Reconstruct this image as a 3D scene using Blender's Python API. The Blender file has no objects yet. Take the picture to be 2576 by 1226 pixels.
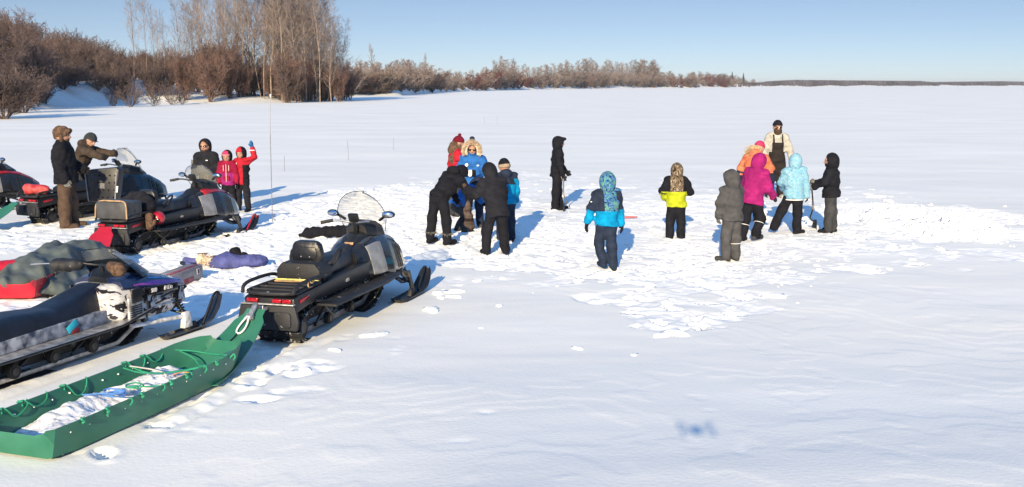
import bpy, bmesh, math, random
import numpy as np
from mathutils import Vector, Matrix, Euler

S = bpy.context.scene
COL = S.collection
R = math.radians
random.seed(7)
RNG = np.random.default_rng(11)

# ------------------------------------------------------------------ camera, sky, sun, exposure
FPX, CX, CY, CAMH = 2600.0, 1287.5, 613.0, 2.6        # focal length and centre in units of a 2575-wide frame
PITCH = math.atan((613 - 215) / FPX)
cam_d = bpy.data.cameras.new('camera')
cam = bpy.data.objects.new('camera', cam_d)
COL.objects.link(cam)
cam.location = (0, 0, CAMH)
cam.rotation_euler = (math.pi / 2 - PITCH, 0, 0)
cam_d.sensor_width = 36.0
cam_d.lens = 36.0 * FPX / 2575.0
cam_d.clip_start = 0.05
cam_d.clip_end = 12000
S.camera = cam


def at(px, py, z=0.0):
    """ground point seen at a spot of the photograph"""
    u = (px - CX) / FPX
    v = (CY - py) / FPX
    dy = math.cos(PITCH) + v * math.sin(PITCH)
    dz = -math.sin(PITCH) + v * math.cos(PITCH)
    t = (z - CAMH) / dz
    return Vector((u * t, dy * t, z))


DRONE = Vector((0.0, -0.16, CAMH + 0.06))
SUNV = (DRONE - at(1750, 1080, 0.22)).normalized()              # towards the sun
SUN_EL = math.asin(SUNV.z)
SUN_AZ = math.atan2(SUNV.x, SUNV.y)

world = bpy.data.worlds.new('World')
S.world = world
world.use_nodes = True
wn = world.node_tree
bg = wn.nodes['Background']
sky = wn.nodes.new('ShaderNodeTexSky')
sky.sky_type = 'NISHITA'
sky.sun_disc = False
sky.sun_elevation = SUN_EL
sky.sun_rotation = SUN_AZ
sky.altitude = 0
sky.air_density = 0.55
sky.dust_density = 0.0
sky.ozone_density = 2
# horizon slightly tinted; unseen zenith made brighter and bluer, added to fill shadows
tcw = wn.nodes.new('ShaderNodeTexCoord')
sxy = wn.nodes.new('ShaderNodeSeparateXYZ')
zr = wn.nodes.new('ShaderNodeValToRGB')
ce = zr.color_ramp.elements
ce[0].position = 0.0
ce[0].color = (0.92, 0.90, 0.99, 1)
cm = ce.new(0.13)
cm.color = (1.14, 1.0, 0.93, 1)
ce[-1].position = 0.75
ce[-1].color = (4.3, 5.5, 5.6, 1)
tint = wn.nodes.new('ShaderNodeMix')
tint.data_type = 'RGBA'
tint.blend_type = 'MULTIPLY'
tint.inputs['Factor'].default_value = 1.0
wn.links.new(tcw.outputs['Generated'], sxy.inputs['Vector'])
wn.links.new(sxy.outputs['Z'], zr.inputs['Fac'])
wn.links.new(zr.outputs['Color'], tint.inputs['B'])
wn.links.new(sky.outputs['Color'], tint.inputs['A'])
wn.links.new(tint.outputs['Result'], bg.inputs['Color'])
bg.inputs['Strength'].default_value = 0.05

sun_d = bpy.data.lights.new('sun', 'SUN')
sun_d.energy = 4.8
sun_d.angle = R(0.5)
sun_d.color = (1.0, 0.80, 0.50)
sun = bpy.data.objects.new('sun', sun_d)
COL.objects.link(sun)
sun.rotation_euler = (-SUNV).to_track_quat('-Z', 'Y').to_euler()
sun.location = (0, -10, 20)

S.view_settings.view_transform = 'Standard'
S.view_settings.look = 'None'
S.view_settings.exposure = 0.76
S.view_settings.gamma = 1.0
S.cycles.max_bounces = 6
S.cycles.transparent_max_bounces = 12


# ------------------------------------------------------------------ materials
def nd(nt, t, **kw):
    n = nt.nodes.new(t)
    for k, v in kw.items():
        setattr(n, k, v)
    return n


MATS = {}


def mat(name, col, rough=0.6, metal=0.0, spec=0.5, var=0.15, vscale=8.0, bump=0.0, bscale=60.0,
        col2=None, stretch=None, coat=0.0, snow=0.0):
    """procedural paint / plastic / cloth: two tones mixed by noise, optional bump and snow dust on top"""
    if name in MATS:
        return MATS[name]
    m = bpy.data.materials.new(name)
    m.use_nodes = True
    nt = m.node_tree
    b = nt.nodes['Principled BSDF']
    tc = nd(nt, 'ShaderNodeTexCoord')
    mp = nd(nt, 'ShaderNodeMapping')
    nt.links.new(tc.outputs['Object'], mp.inputs['Vector'])
    if stretch:
        mp.inputs['Scale'].default_value = stretch
    nz = nd(nt, 'ShaderNodeTexNoise')
    nz.inputs['Scale'].default_value = vscale
    nz.inputs['Detail'].default_value = 5
    nt.links.new(mp.outputs['Vector'], nz.inputs['Vector'])
    rp = nd(nt, 'ShaderNodeValToRGB')
    c1 = [c * (1 - var) for c in col]
    c2 = list(col2) if col2 else [min(1, c * (1 + var) + var * 0.004) for c in col]
    rp.color_ramp.elements[0].position = 0.36
    rp.color_ramp.elements[1].position = 0.64
    rp.color_ramp.elements[0].color = (*c1, 1)
    rp.color_ramp.elements[1].color = (*c2, 1)
    nt.links.new(nz.outputs['Fac'], rp.inputs['Fac'])
    out = rp.outputs['Color']
    if snow:
        n2 = nd(nt, 'ShaderNodeTexNoise')
        n2.inputs['Scale'].default_value = 14
        n2.inputs['Detail'].default_value = 7
        n2.inputs['Roughness'].default_value = 0.7
        nt.links.new(tc.outputs['Object'], n2.inputs['Vector'])
        r2 = nd(nt, 'ShaderNodeValToRGB')
        r2.color_ramp.elements[0].position = 0.72 - snow * 0.3
        r2.color_ramp.elements[1].position = 0.80 - snow * 0.3
        nt.links.new(n2.outputs['Fac'], r2.inputs['Fac'])
        mx = nd(nt, 'ShaderNodeMix', data_type='RGBA')
        nt.links.new(r2.outputs['Color'], mx.inputs['Factor'])
        nt.links.new(out, mx.inputs['A'])
        mx.inputs['B'].default_value = (0.8, 0.83, 0.88, 1)
        out = mx.outputs['Result']
    nt.links.new(out, b.inputs['Base Color'])
    b.inputs['Roughness'].default_value = rough
    b.inputs['Metallic'].default_value = metal
    b.inputs['Specular IOR Level'].default_value = spec
    b.inputs['Coat Weight'].default_value = coat
    if bump:
        nb = nd(nt, 'ShaderNodeTexNoise')
        nb.inputs['Scale'].default_value = bscale
        nb.inputs['Detail'].default_value = 4
        nt.links.new(mp.outputs['Vector'], nb.inputs['Vector'])
        bp = nd(nt, 'ShaderNodeBump')
        bp.inputs['Strength'].default_value = bump
        bp.inputs['Distance'].default_value = 0.02
        nt.links.new(nb.outputs['Fac'], bp.inputs['Height'])
        nt.links.new(bp.outputs['Normal'], b.inputs['Normal'])
    MATS[name] = m
    return m


def cloth(name, col, var=0.22, **kw):
    k = 0.60 if max(col) > 0.09 else 0.72
    col = [c * k for c in col]
    return mat('cloth ' + name, col, rough=0.85, spec=0.15, var=var, vscale=9, bump=0.8, bscale=13, **kw)


def pattern(name, cols, scale=30.0, kind='noise', stretch=(1, 1, 1)):
    """printed cloth: several flat colours cut by stretched noise or cells"""
    m = bpy.data.materials.new(name)
    m.use_nodes = True
    nt = m.node_tree
    b = nt.nodes['Principled BSDF']
    tc = nd(nt, 'ShaderNodeTexCoord')
    mp = nd(nt, 'ShaderNodeMapping')
    mp.inputs['Scale'].default_value = stretch
    nt.links.new(tc.outputs['Object'], mp.inputs['Vector'])
    if kind == 'noise':
        nz = nd(nt, 'ShaderNodeTexNoise')
        nz.inputs['Detail'].default_value = 2
        nz.inputs['Distortion'].default_value = 1.2
    else:
        nz = nd(nt, 'ShaderNodeTexVoronoi')
    nz.inputs['Scale'].default_value = scale
    nt.links.new(mp.outputs['Vector'], nz.inputs['Vector'])
    rp = nd(nt, 'ShaderNodeValToRGB')
    rp.color_ramp.interpolation = 'CONSTANT'
    e = rp.color_ramp.elements
    n = len(cols)
    lo, hi = (0.36, 0.64) if kind == 'noise' else (0.1, 0.6)
    e[0].position = 0
    e[0].color = (*cols[0], 1)
    e[1].position = lo
    e[1].color = (*cols[1], 1)
    cols = [[c * 0.6 for c in q] for q in cols]
    e[0].color = (*cols[0], 1)
    e[1].color = (*cols[1], 1)
    for i in range(2, n):
        x = e.new(lo + (hi - lo) * (i - 1) / (n - 1))
        x.color = (*cols[i], 1)
    nt.links.new(nz.outputs['Fac' if kind == 'noise' else 'Distance'], rp.inputs['Fac'])
    nt.links.new(rp.outputs['Color'], b.inputs['Base Color'])
    b.inputs['Roughness'].default_value = 0.85
    b.inputs['Specular IOR Level'].default_value = 0.15
    return m


def glassy(name, tint, alpha, rough=0.05):
    m = bpy.data.materials.new(name)
    m.use_nodes = True
    nt = m.node_tree
    b = nt.nodes['Principled BSDF']
    b.inputs['Base Color'].default_value = (*tint, 1)
    b.inputs['Roughness'].default_value = rough
    tc = nd(nt, 'ShaderNodeTexCoord')
    nz = nd(nt, 'ShaderNodeTexNoise')
    nz.inputs['Scale'].default_value = 3
    nz.inputs['Detail'].default_value = 1
    nt.links.new(tc.outputs['Object'], nz.inputs['Vector'])
    mr = nd(nt, 'ShaderNodeMapRange')
    mr.inputs['From Min'].default_value = 0.35
    mr.inputs['From Max'].default_value = 0.7
    mr.inputs['To Min'].default_value = alpha * 0.8
    mr.inputs['To Max'].default_value = min(1, alpha * 1.35)
    nt.links.new(nz.outputs['Fac'], mr.inputs['Value'])
    nt.links.new(mr.outputs['Result'], b.inputs['Alpha'])
    return m


def snow_mat():
    m = bpy.data.materials.new('snow')
    m.use_nodes = True
    nt = m.node_tree
    b = nt.nodes['Principled BSDF']
    geo = nd(nt, 'ShaderNodeNewGeometry')
    # wind-packed crust is a little greyer than fresh broken snow
    n1 = nd(nt, 'ShaderNodeTexNoise')
    n1.inputs['Scale'].default_value = 0.22
    n1.inputs['Detail'].default_value = 6
    mp = nd(nt, 'ShaderNodeMapping')
    mp.inputs['Scale'].default_value = (0.6, 1.6, 1)
    nt.links.new(geo.outputs['Position'], mp.inputs['Vector'])
    nt.links.new(mp.outputs['Vector'], n1.inputs['Vector'])
    r1 = nd(nt, 'ShaderNodeValToRGB')
    r1.color_ramp.elements[0].position = 0.35
    r1.color_ramp.elements[0].color = (0.785, 0.79, 0.765, 1)
    r1.color_ramp.elements[1].position = 0.68
    r1.color_ramp.elements[1].color = (0.865, 0.87, 0.845, 1)
    nt.links.new(n1.outputs['Fac'], r1.inputs['Fac'])
    at_ = nd(nt, 'ShaderNodeAttribute', attribute_name='loose')
    mx = nd(nt, 'ShaderNodeMix', data_type='RGBA')
    nt.links.new(at_.outputs['Fac'], mx.inputs['Factor'])
    nt.links.new(r1.outputs['Color'], mx.inputs['A'])
    mx.inputs['B'].default_value = (0.90, 0.91, 0.90, 1)
    nt.links.new(mx.outputs['Result'], b.inputs['Base Color'])
    b.inputs['Roughness'].default_value = 0.75
    b.inputs['Specular IOR Level'].default_value = 0.12
    # fine grain and wind ripples
    n2 = nd(nt, 'ShaderNodeTexNoise')
    n2.inputs['Scale'].default_value = 26
    n2.inputs['Detail'].default_value = 5
    nt.links.new(geo.outputs['Position'], n2.inputs['Vector'])
    n3 = nd(nt, 'ShaderNodeTexNoise')
    n3.inputs['Scale'].default_value = 2.2
    n3.inputs['Detail'].default_value = 8
    n3.inputs['Distortion'].default_value = 0.5
    mp3 = nd(nt, 'ShaderNodeMapping')
    mp3.inputs['Scale'].default_value = (0.6, 1.1, 1)
    mp3.inputs['Rotation'].default_value = (0, 0, 0.15)
    nt.links.new(geo.outputs['Position'], mp3.inputs['Vector'])
    nt.links.new(mp3.outputs['Vector'], n3.inputs['Vector'])
    b1 = nd(nt, 'ShaderNodeBump')
    b1.inputs['Strength'].default_value = 0.22
    b1.inputs['Distance'].default_value = 0.012
    nt.links.new(n2.outputs['Fac'], b1.inputs['Height'])
    b2 = nd(nt, 'ShaderNodeBump')
    b2.inputs['Strength'].default_value = 0.09
    b2.inputs['Distance'].default_value = 0.035
    nt.links.new(n3.outputs['Fac'], b2.inputs['Height'])
    nt.links.new(b1.outputs['Normal'], b2.inputs['Normal'])
    nt.links.new(b2.outputs['Normal'], b.inputs['Normal'])
    return m


SNOW = snow_mat()
BLACK = mat('black plastic', (0.006, 0.0072, 0.011), rough=0.42, var=0.3, vscale=5, bump=0.15, bscale=90)
BLACKM = mat('black matt plastic', (0.011, 0.0125, 0.018), rough=0.65, var=0.3, vscale=6, bump=0.2, bscale=70, snow=0.26)
GLOSS = mat('black gloss', (0.012, 0.012, 0.014), rough=0.16, var=0.2, coat=0.6)
RUBBER = mat('snowy rubber', (0.009, 0.010, 0.013), rough=0.8, var=0.3, snow=0.5)
RUBBER2 = mat('rubber', (0.015, 0.015, 0.017), rough=0.75, var=0.3, snow=0.15)
VINYL = mat('seat vinyl', (0.007, 0.0085, 0.014), rough=0.38, var=0.25, bump=0.35, bscale=12)
METAL = mat('steel', (0.45, 0.46, 0.48), rough=0.35, metal=0.9, var=0.2)
DMETAL = mat('dark steel', (0.06, 0.06, 0.065), rough=0.4, metal=0.6, var=0.3, snow=0.2)
ALU = mat('scuffed aluminium', (0.42, 0.42, 0.43), rough=0.45, metal=0.7, var=0.35, vscale=14)
SILVER = mat('silver panel', (0.30, 0.29, 0.28), rough=0.3, metal=0.35, var=0.35, vscale=7)
REDP = mat('red plastic', (0.36, 0.010, 0.022), rough=0.3, var=0.2, coat=0.4)
REDL = mat('red lens', (0.35, 0.008, 0.02), rough=0.15, var=0.3, vscale=30)
WHITE = mat('white paint', (0.78, 0.78, 0.78), rough=0.5, var=0.06)
SKIN = mat('skin', (0.36, 0.20, 0.145), rough=0.55, var=0.1)
GLASS = glassy('clear screen', (0.50, 0.52, 0.53), 0.22)
SMOKE = glassy('smoked screen', (0.03, 0.045, 0.07), 0.82)
TAN = mat('tan rope', (0.42, 0.28, 0.16), rough=0.9, var=0.3, bump=0.5, bscale=120)
YEL = mat('yellow strap', (0.55, 0.50, 0.16), rough=0.8, var=0.3, vscale=40)


# ------------------------------------------------------------------ mesh helpers
def rot_to(d):
    return Vector(d).to_track_quat('Z', 'Y').to_matrix()


class MB:
    def __init__(s):
        s.v = []
        s.f = []
        s.m = []

    def add(s, vs, fs, mi=0, M=None):
        o = len(s.v)
        if M is not None:
            vs = [M @ Vector(p) for p in vs]
        s.v.extend([tuple(p) for p in vs])
        s.f.extend([tuple(i + o for i in f) for f in fs])
        s.m.extend([mi] * len(fs))
        return s

    def bm(s, b, mi=0, M=None):
        b.verts.ensure_lookup_table()
        for i, v in enumerate(b.verts):
            v.index = i
        s.add([v.co.copy() for v in b.verts], [[v.index for v in f.verts] for f in b.faces], mi, M)
        b.free()
        return s

    def box(s, c, size, bev=0.0, rot=None, mi=0, seg=2, taper=None):
        b = bmesh.new()
        bmesh.ops.create_cube(b, size=1.0)
        for v in b.verts:
            k = taper if (taper and v.co.z > 0) else 1.0
            v.co = Vector((v.co.x * size[0] * k, v.co.y * size[1] * k, v.co.z * size[2]))
        if bev > 0:
            bmesh.ops.bevel(b, geom=list(b.edges), offset=bev, segments=seg, profile=0.5, affect='EDGES')
        M = Matrix.Translation(Vector(c))
        if rot is not None:
            M = M @ Euler(rot).to_matrix().to_4x4()
        return s.bm(b, mi, M)

    def prism(s, poly, x0, x1, bev=0.0, mi=0, axis='x', M=None):
        """polygon in the (y, z) plane given a thickness along x (or in (x, z) along y, or (x, y) along z)"""
        def P(a, b_, t):
            return {'x': (t, a, b_), 'y': (a, t, b_), 'z': (a, b_, t)}[axis]
        b = bmesh.new()
        n = len(poly)
        lo = [b.verts.new(P(p[0], p[1], x0)) for p in poly]
        hi = [b.verts.new(P(p[0], p[1], x1)) for p in poly]
        b.faces.new(lo)
        b.faces.new(hi[::-1])
        for i in range(n):
            b.faces.new((lo[i], hi[i], hi[(i + 1) % n], lo[(i + 1) % n]))
        bmesh.ops.recalc_face_normals(b, faces=b.faces)
        if bev > 0:
            bmesh.ops.bevel(b, geom=list(b.edges), offset=bev, segments=2, profile=0.5, affect='EDGES')
        return s.bm(b, mi, M)

    def tube(s, pts, r, n=8, closed=False, mi=0, smooth=0, flat=1.0):
        pts = [Vector(p) for p in pts]
        rr = list(r) if hasattr(r, '__len__') else [r] * len(pts)
        for _ in range(smooth):
            q, qr = [], []
            m = len(pts)
            for i in range(m if closed else m - 1):
                a, b_ = pts[i], pts[(i + 1) % m]
                ra, rb = rr[i], rr[(i + 1) % m]
                q += [a * 0.75 + b_ * 0.25, a * 0.25 + b_ * 0.75]
                qr += [ra * 0.75 + rb * 0.25, ra * 0.25 + rb * 0.75]
            if not closed:
                q = [pts[0]] + q + [pts[-1]]
                qr = [rr[0]] + qr + [rr[-1]]
            pts, rr = q, qr
        m = len(pts)
        vs, fs = [], []
        up = None
        for i in range(m):
            if closed:
                t = pts[(i + 1) % m] - pts[i - 1]
            else:
                t = pts[min(i + 1, m - 1)] - pts[max(i - 1, 0)]
            if t.length < 1e-9:
                t = Vector((0, 0, 1))
            t.normalize()
            if up is None:
                up = Vector((0, 0, 1)) if abs(t.z) < 0.9 else Vector((1, 0, 0))
            a = t.cross(up)
            if a.length < 1e-6:
                a = t.orthogonal()
            a.normalize()
            b_ = a.cross(t)
            up = b_
            for k in range(n):
                th = 2 * math.pi * k / n
                vs.append(pts[i] + a * math.cos(th) * rr[i] + b_ * math.sin(th) * rr[i] * flat)
        for i in range(m if closed else m - 1):
            for k in range(n):
                i2 = (i + 1) % m
                fs.append((i * n + k, i * n + (k + 1) % n, i2 * n + (k + 1) % n, i2 * n + k))
        if not closed:
            fs.append(tuple(range(n))[::-1])
            fs.append(tuple((m - 1) * n + k for k in range(n)))
        return s.add(vs, fs, mi)

    def cyl(s, p0, p1, r0, r1=None, n=16, mi=0):
        return s.tube([p0, p1], [r0, r0 if r1 is None else r1], n=n, mi=mi)

    def loft(s, rings, mi=0, cap=True, closed=True):
        n = len(rings[0])
        vs = [p for r_ in rings for p in r_]
        fs = []
        for i in range(len(rings) - 1):
            for k in range(n if closed else n - 1):
                fs.append((i * n + k, i * n + (k + 1) % n, (i + 1) * n + (k + 1) % n, (i + 1) * n + k))
        if cap and closed:
            fs.append(tuple(range(n))[::-1])
            fs.append(tuple((len(rings) - 1) * n + k for k in range(n)))
        return s.add(vs, fs, mi)

    def ell(s, c, r, mi=0, sub=2, rot=None):
        b = bmesh.new()
        bmesh.ops.create_icosphere(b, subdivisions=sub, radius=1)
        M = Matrix.Translation(Vector(c))
        if rot is not None:
            M = M @ Euler(rot).to_matrix().to_4x4()
        M = M @ Matrix.Diagonal((r[0], r[1], r[2], 1))
        return s.bm(b, mi, M)

    def build(s, name, mats, parent=None, smooth=True, ang=38):
        return mesh_obj(name, s.v, s.f, mats, parent, s.m, smooth, ang)


def mesh_obj(name, v, f, mats, parent=None, mi=None, smooth=True, ang=38):
    me = bpy.data.meshes.new(name)
    if isinstance(v, np.ndarray):
        me.vertices.add(len(v))
        me.vertices.foreach_set('co', v.astype(np.float32).ravel())
        k = f.shape[1]
        me.loops.add(f.size)
        me.loops.foreach_set('vertex_index', f.astype(np.int32).ravel())
        me.polygons.add(len(f))
        me.polygons.foreach_set('loop_start', np.arange(0, f.size, k, dtype=np.int32))
        me.update(calc_edges=True)
        me.validate()
    else:
        me.from_pydata(v, [], f)
        me.update()
    if not isinstance(mats, (list, tuple)):
        mats = [mats]
    for m in mats:
        me.materials.append(m)
    if mi is not None and len(mats) > 1:
        me.polygons.foreach_set('material_index', np.asarray(mi, dtype=np.int32))
    if smooth:
        me.polygons.foreach_set('use_smooth', np.ones(len(me.polygons), dtype=bool))
        if ang:
            me.set_sharp_from_angle(angle=R(ang))
    o = bpy.data.objects.new(name, me)
    COL.objects.link(o)
    if parent is not None:
        o.parent = parent
    return o


def tag(o, label, cat, group=None, kind=None):
    if label:
        o['label'] = label
    if cat:
        o['category'] = cat
    if group:
        o['group'] = group
    if kind:
        o['kind'] = kind
    return o


def thing(name, label, cat, loc=(0, 0, 0), rz=0.0, group=None):
    o = bpy.data.objects.new(name, None)
    o.empty_display_size = 0.2
    COL.objects.link(o)
    o.location = loc
    o.rotation_euler = (0, 0, rz)
    return tag(o, label, cat, group)


def dup(root, loc, rz, sc=None, label=None):
    r = root.copy()
    COL.objects.link(r)
    r.location = loc
    r.rotation_euler = (0, 0, rz) if not hasattr(rz, '__len__') else rz
    if sc:
        r.scale = sc
    if label:
        r['label'] = label
    for ch in root.children:
        c = ch.copy()
        COL.objects.link(c)
        c.parent = r
        for g in ch.children:
            d = g.copy()
            COL.objects.link(d)
            d.parent = c
    return r


def text(body, mat_, parent, loc, rot, size, thick=0.002, shear=0.0, name='lettering', align='CENTER'):
    cu = bpy.data.curves.new(name, 'FONT')
    cu.body = body
    cu.size = size
    cu.extrude = thick
    cu.shear = shear
    cu.align_x = align
    cu.align_y = 'CENTER'
    cu.resolution_u = 3
    t = bpy.data.objects.new('tmp', cu)
    COL.objects.link(t)
    dg = bpy.context.evaluated_depsgraph_get()
    me = bpy.data.meshes.new_from_object(t.evaluated_get(dg))
    bpy.data.objects.remove(t)
    me.materials.clear()
    me.materials.append(mat_)
    o = bpy.data.objects.new(name, me)
    COL.objects.link(o)
    o.parent = parent
    o.location = loc
    if isinstance(rot, Matrix):
        o.rotation_euler = rot.to_euler()
    else:
        o.rotation_euler = rot
    return o


# ------------------------------------------------------------------ signed-distance bodies -> one continuous mesh
def V3(p):
    return np.array([p[0], p[1], p[2]], dtype=np.float32)


def cap(a, ra, b, rb):
    a, b = V3(a), V3(b)
    ab = b - a
    L2 = float(ab @ ab) + 1e-9

    def f(P):
        t = np.clip(((P - a) @ ab) / L2, 0, 1)
        d = P - a - t[:, None] * ab
        return np.sqrt((d * d).sum(1)) - (ra + (rb - ra) * t)
    rm = max(ra, rb)
    f.lo = np.minimum(a, b) - rm
    f.hi = np.maximum(a, b) + rm
    return f


def ell(c, r, rot=None):
    c, r = V3(c), V3(r)
    M = np.array(rot if rot is not None else np.eye(3), dtype=np.float32)

    def f(P):
        q = (P - c) @ M
        k0 = np.sqrt(((q / r) ** 2).sum(1)) + 1e-6
        k1 = np.sqrt(((q / (r * r)) ** 2).sum(1)) + 1e-6
        return k0 * (k0 - 1) / k1
    m = float(r.max())
    if rot is None:
        f.lo, f.hi = c - r, c + r
    else:
        f.lo, f.hi = c - m, c + m
    return f


def uni(k, *fs):
    fs = [f for f in fs if f is not None]

    def g(P):
        d = fs[0](P)
        for f in fs[1:]:
            e = f(P)
            h = np.maximum(k - np.abs(d - e), 0) / k
            d = np.minimum(d, e) - h * h * k * 0.25
        return d
    g.lo = np.min([f.lo for f in fs], 0)
    g.hi = np.max([f.hi for f in fs], 0)
    return g


def sub(f, h, k=0.01):
    def g(P):
        a, b = f(P), -h(P)
        q = np.maximum(k - np.abs(a - b), 0) / k
        return np.maximum(a, b) + q * q * k * 0.25
    g.lo, g.hi = f.lo, f.hi
    return g


def cut(f, p, n):
    p, n = V3(p), V3(n)
    n = n / np.linalg.norm(n)

    def g(P):
        return np.maximum(f(P), (P - p) @ n)
    g.lo, g.hi = f.lo, f.hi
    return g


def wrinkle(f, amp, fr, seed=0, stretch=(1, 1, 1)):
    rg = np.random.default_rng(seed)
    ks = rg.normal(size=(6, 3)) * fr * np.array(stretch)
    ph = rg.uniform(0, 6.28, 6)

    def g(P):
        d = f(P)
        w = 0
        Q = P
        for i in range(6):
            w = w + np.sin(Q @ ks[i].astype(np.float32) + ph[i] + 0.8 * np.sin(Q @ ks[(i + 1) % 6].astype(np.float32) * 0.6))
        return d + amp * w / 3
    g.lo, g.hi = f.lo - amp * 2, f.hi + amp * 2
    return g


def nets(f, vox):
    """naive surface nets on a regular grid"""
    lo = f.lo - 2.5 * vox
    n = np.ceil((f.hi + 2.5 * vox - lo) / vox).astype(int) + 1
    ax = [lo[i] + vox * np.arange(n[i]) for i in range(3)]
    X, Y, Z_ = np.meshgrid(*ax, indexing='ij')
    P = np.stack([X.ravel(), Y.ravel(), Z_.ravel()], 1).astype(np.float32)
    D = f(P).reshape(n).astype(np.float32)
    D = np.where(D == 0, 1e-6, D)
    I = D < 0
    sh = tuple(n - 1)
    acc = np.zeros(sh + (3,), np.float32)
    cnt = np.zeros(sh, np.float32)
    sl = lambda a, k: slice(a, a + k)
    for axi in range(3):
        o1, o2 = [a for a in range(3) if a != axi]
        for a in (0, 1):
            for b in (0, 1):
                s0, s1 = [None] * 3, [None] * 3
                s0[axi] = slice(0, sh[axi])
                s1[axi] = slice(1, sh[axi] + 1)
                for o_, v_ in ((o1, a), (o2, b)):
                    s0[o_] = sl(v_, sh[o_])
                    s1[o_] = sl(v_, sh[o_])
                d0, d1 = D[tuple(s0)], D[tuple(s1)]
                x = (d0 < 0) != (d1 < 0)
                t = np.where(x, d0 / (d0 - d1 + (d0 == d1)), 0)
                cnt += x
                acc[..., axi] += np.where(x, t, 0)
                acc[..., o1] += x * a
                acc[..., o2] += x * b
    act = cnt > 0
    idx = -np.ones(sh, np.int64)
    idx[act] = np.arange(act.sum())
    g = np.stack(np.nonzero(act), 1).astype(np.float32)
    V = lo + (g + acc[act] / cnt[act][:, None]) * vox
    F = []
    for axi in range(3):
        o1, o2 = (axi + 1) % 3, (axi + 2) % 3
        s0, s1 = [slice(None)] * 3, [slice(None)] * 3
        s0[axi] = slice(0, n[axi] - 1)
        s1[axi] = slice(1, n[axi])
        A, B = I[tuple(s0)], I[tuple(s1)]
        x = A != B
        c = np.stack(np.nonzero(x), 1)
        ok = (c[:, o1] > 0) & (c[:, o2] > 0) & (c[:, o1] < n[o1] - 1) & (c[:, o2] < n[o2] - 1)
        c = c[ok]
        inn = A[c[:, 0], c[:, 1], c[:, 2]]
        def at_(d1, d2):
            q = c.copy()
            q[:, o1] += d1
            q[:, o2] += d2
            return idx[q[:, 0], q[:, 1], q[:, 2]]
        q = np.stack([at_(-1, -1), at_(0, -1), at_(0, 0), at_(-1, 0)], 1)
        q[~inn] = q[~inn][:, ::-1]
        F.append(q)
    F = np.concatenate(F)
    return V, F


def sdf_obj(name, f, vox, mats, parent, matfn=None):
    V, F = nets(f, vox)
    mi = None
    if matfn is not None:
        c = V[F].mean(1)
        mi = matfn(c)
    o = mesh_obj(name, V, F, mats, parent, mi, True, None)
    return o


# ------------------------------------------------------------------ snow: lake ice cover, banks, trampled zones
_T = np.random.default_rng(5).random((512, 512)).astype(np.float32)
_T2 = np.random.default_rng(6).random((512, 512, 4)).astype(np.float32)


def vn(x, y, s=0):
    xi, yi = np.floor(x).astype(int), np.floor(y).astype(int)
    fx, fy = x - xi, y - yi
    fx, fy = fx * fx * (3 - 2 * fx), fy * fy * (3 - 2 * fy)
    g = lambda a, b: _T[(a + 37 * s) & 511, (b + 91 * s) & 511]
    return (g(xi, yi) * (1 - fx) + g(xi + 1, yi) * fx) * (1 - fy) + (g(xi, yi + 1) * (1 - fx) + g(xi + 1, yi + 1) * fx) * fy - 0.5


def fbm(x, y, o=4, s=0):
    a, t = 1.0, 0
    for i in range(o):
        t = t + a * vn(x * 2 ** i, y * 2 ** i, s + i)
        a *= 0.5
    return t


def cells(x, y, s=0):
    """broken crust: every cell is a slab with its own height and tilt; returns (height, random id)"""
    xi, yi = np.floor(x).astype(int), np.floor(y).astype(int)
    best = np.full(x.shape, 9.0)
    h = np.zeros(x.shape)
    rid = np.zeros(x.shape)
    for a in (-1, 0, 1):
        for b in (-1, 0, 1):
            T = _T2[(xi + a + 53 * s) & 511, (yi + b + 17 * s) & 511]
            cx, cy = xi + a + T[..., 0], yi + b + T[..., 1]
            d = (x - cx) ** 2 + (y - cy) ** 2
            k = d < best
            tilt = (T[..., 2] - 0.5) * (x - cx) + (T[..., 3] - 0.35) * (y - cy)
            best = np.where(k, d, best)
            h = np.where(k, T[..., 2] * 0.45 + tilt * 1.7, h)
            rid = np.where(k, T[..., 3], rid)
    return h, rid


def prints(x, y, m):
    """boot prints pressed into the trodden snow, with a little pushed-up rim"""
    s = 0.42
    X, Y = x / s, y / s
    xi, yi = np.floor(X).astype(int), np.floor(Y).astype(int)
    h = np.zeros(x.shape)
    for a in (-1, 0, 1):
        for b in (-1, 0, 1):
            T = _T2[(xi + a + 301) & 511, (yi + b + 77) & 511]
            dx, dy = (X - xi - a - T[..., 0]) * s, (Y - yi - b - T[..., 1]) * s
            an = T[..., 2] * 6.28
            u, w = dx * np.cos(an) + dy * np.sin(an), -dx * np.sin(an) + dy * np.cos(an)
            d = np.sqrt((u / 0.135) ** 2 + (w / 0.062) ** 2)
            on_ = (T[..., 3] < m * 0.95)
            h = h + on_ * (-0.050 * sst((1.2 - d) / 0.45) + 0.014 * sst((1.9 - d) / 0.6) * sst((d - 1.0) / 0.3))
    return h


sst = lambda t: np.clip(t, 0, 1) ** 2 * (3 - 2 * np.clip(t, 0, 1))

# trampled places: (x, y, radius x, radius y, rotation, strength)
def spot(px, py, rx, ry, rot, k):
    g = at(px, py)
    return (g.x, g.y, rx, ry, rot, k)


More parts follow.
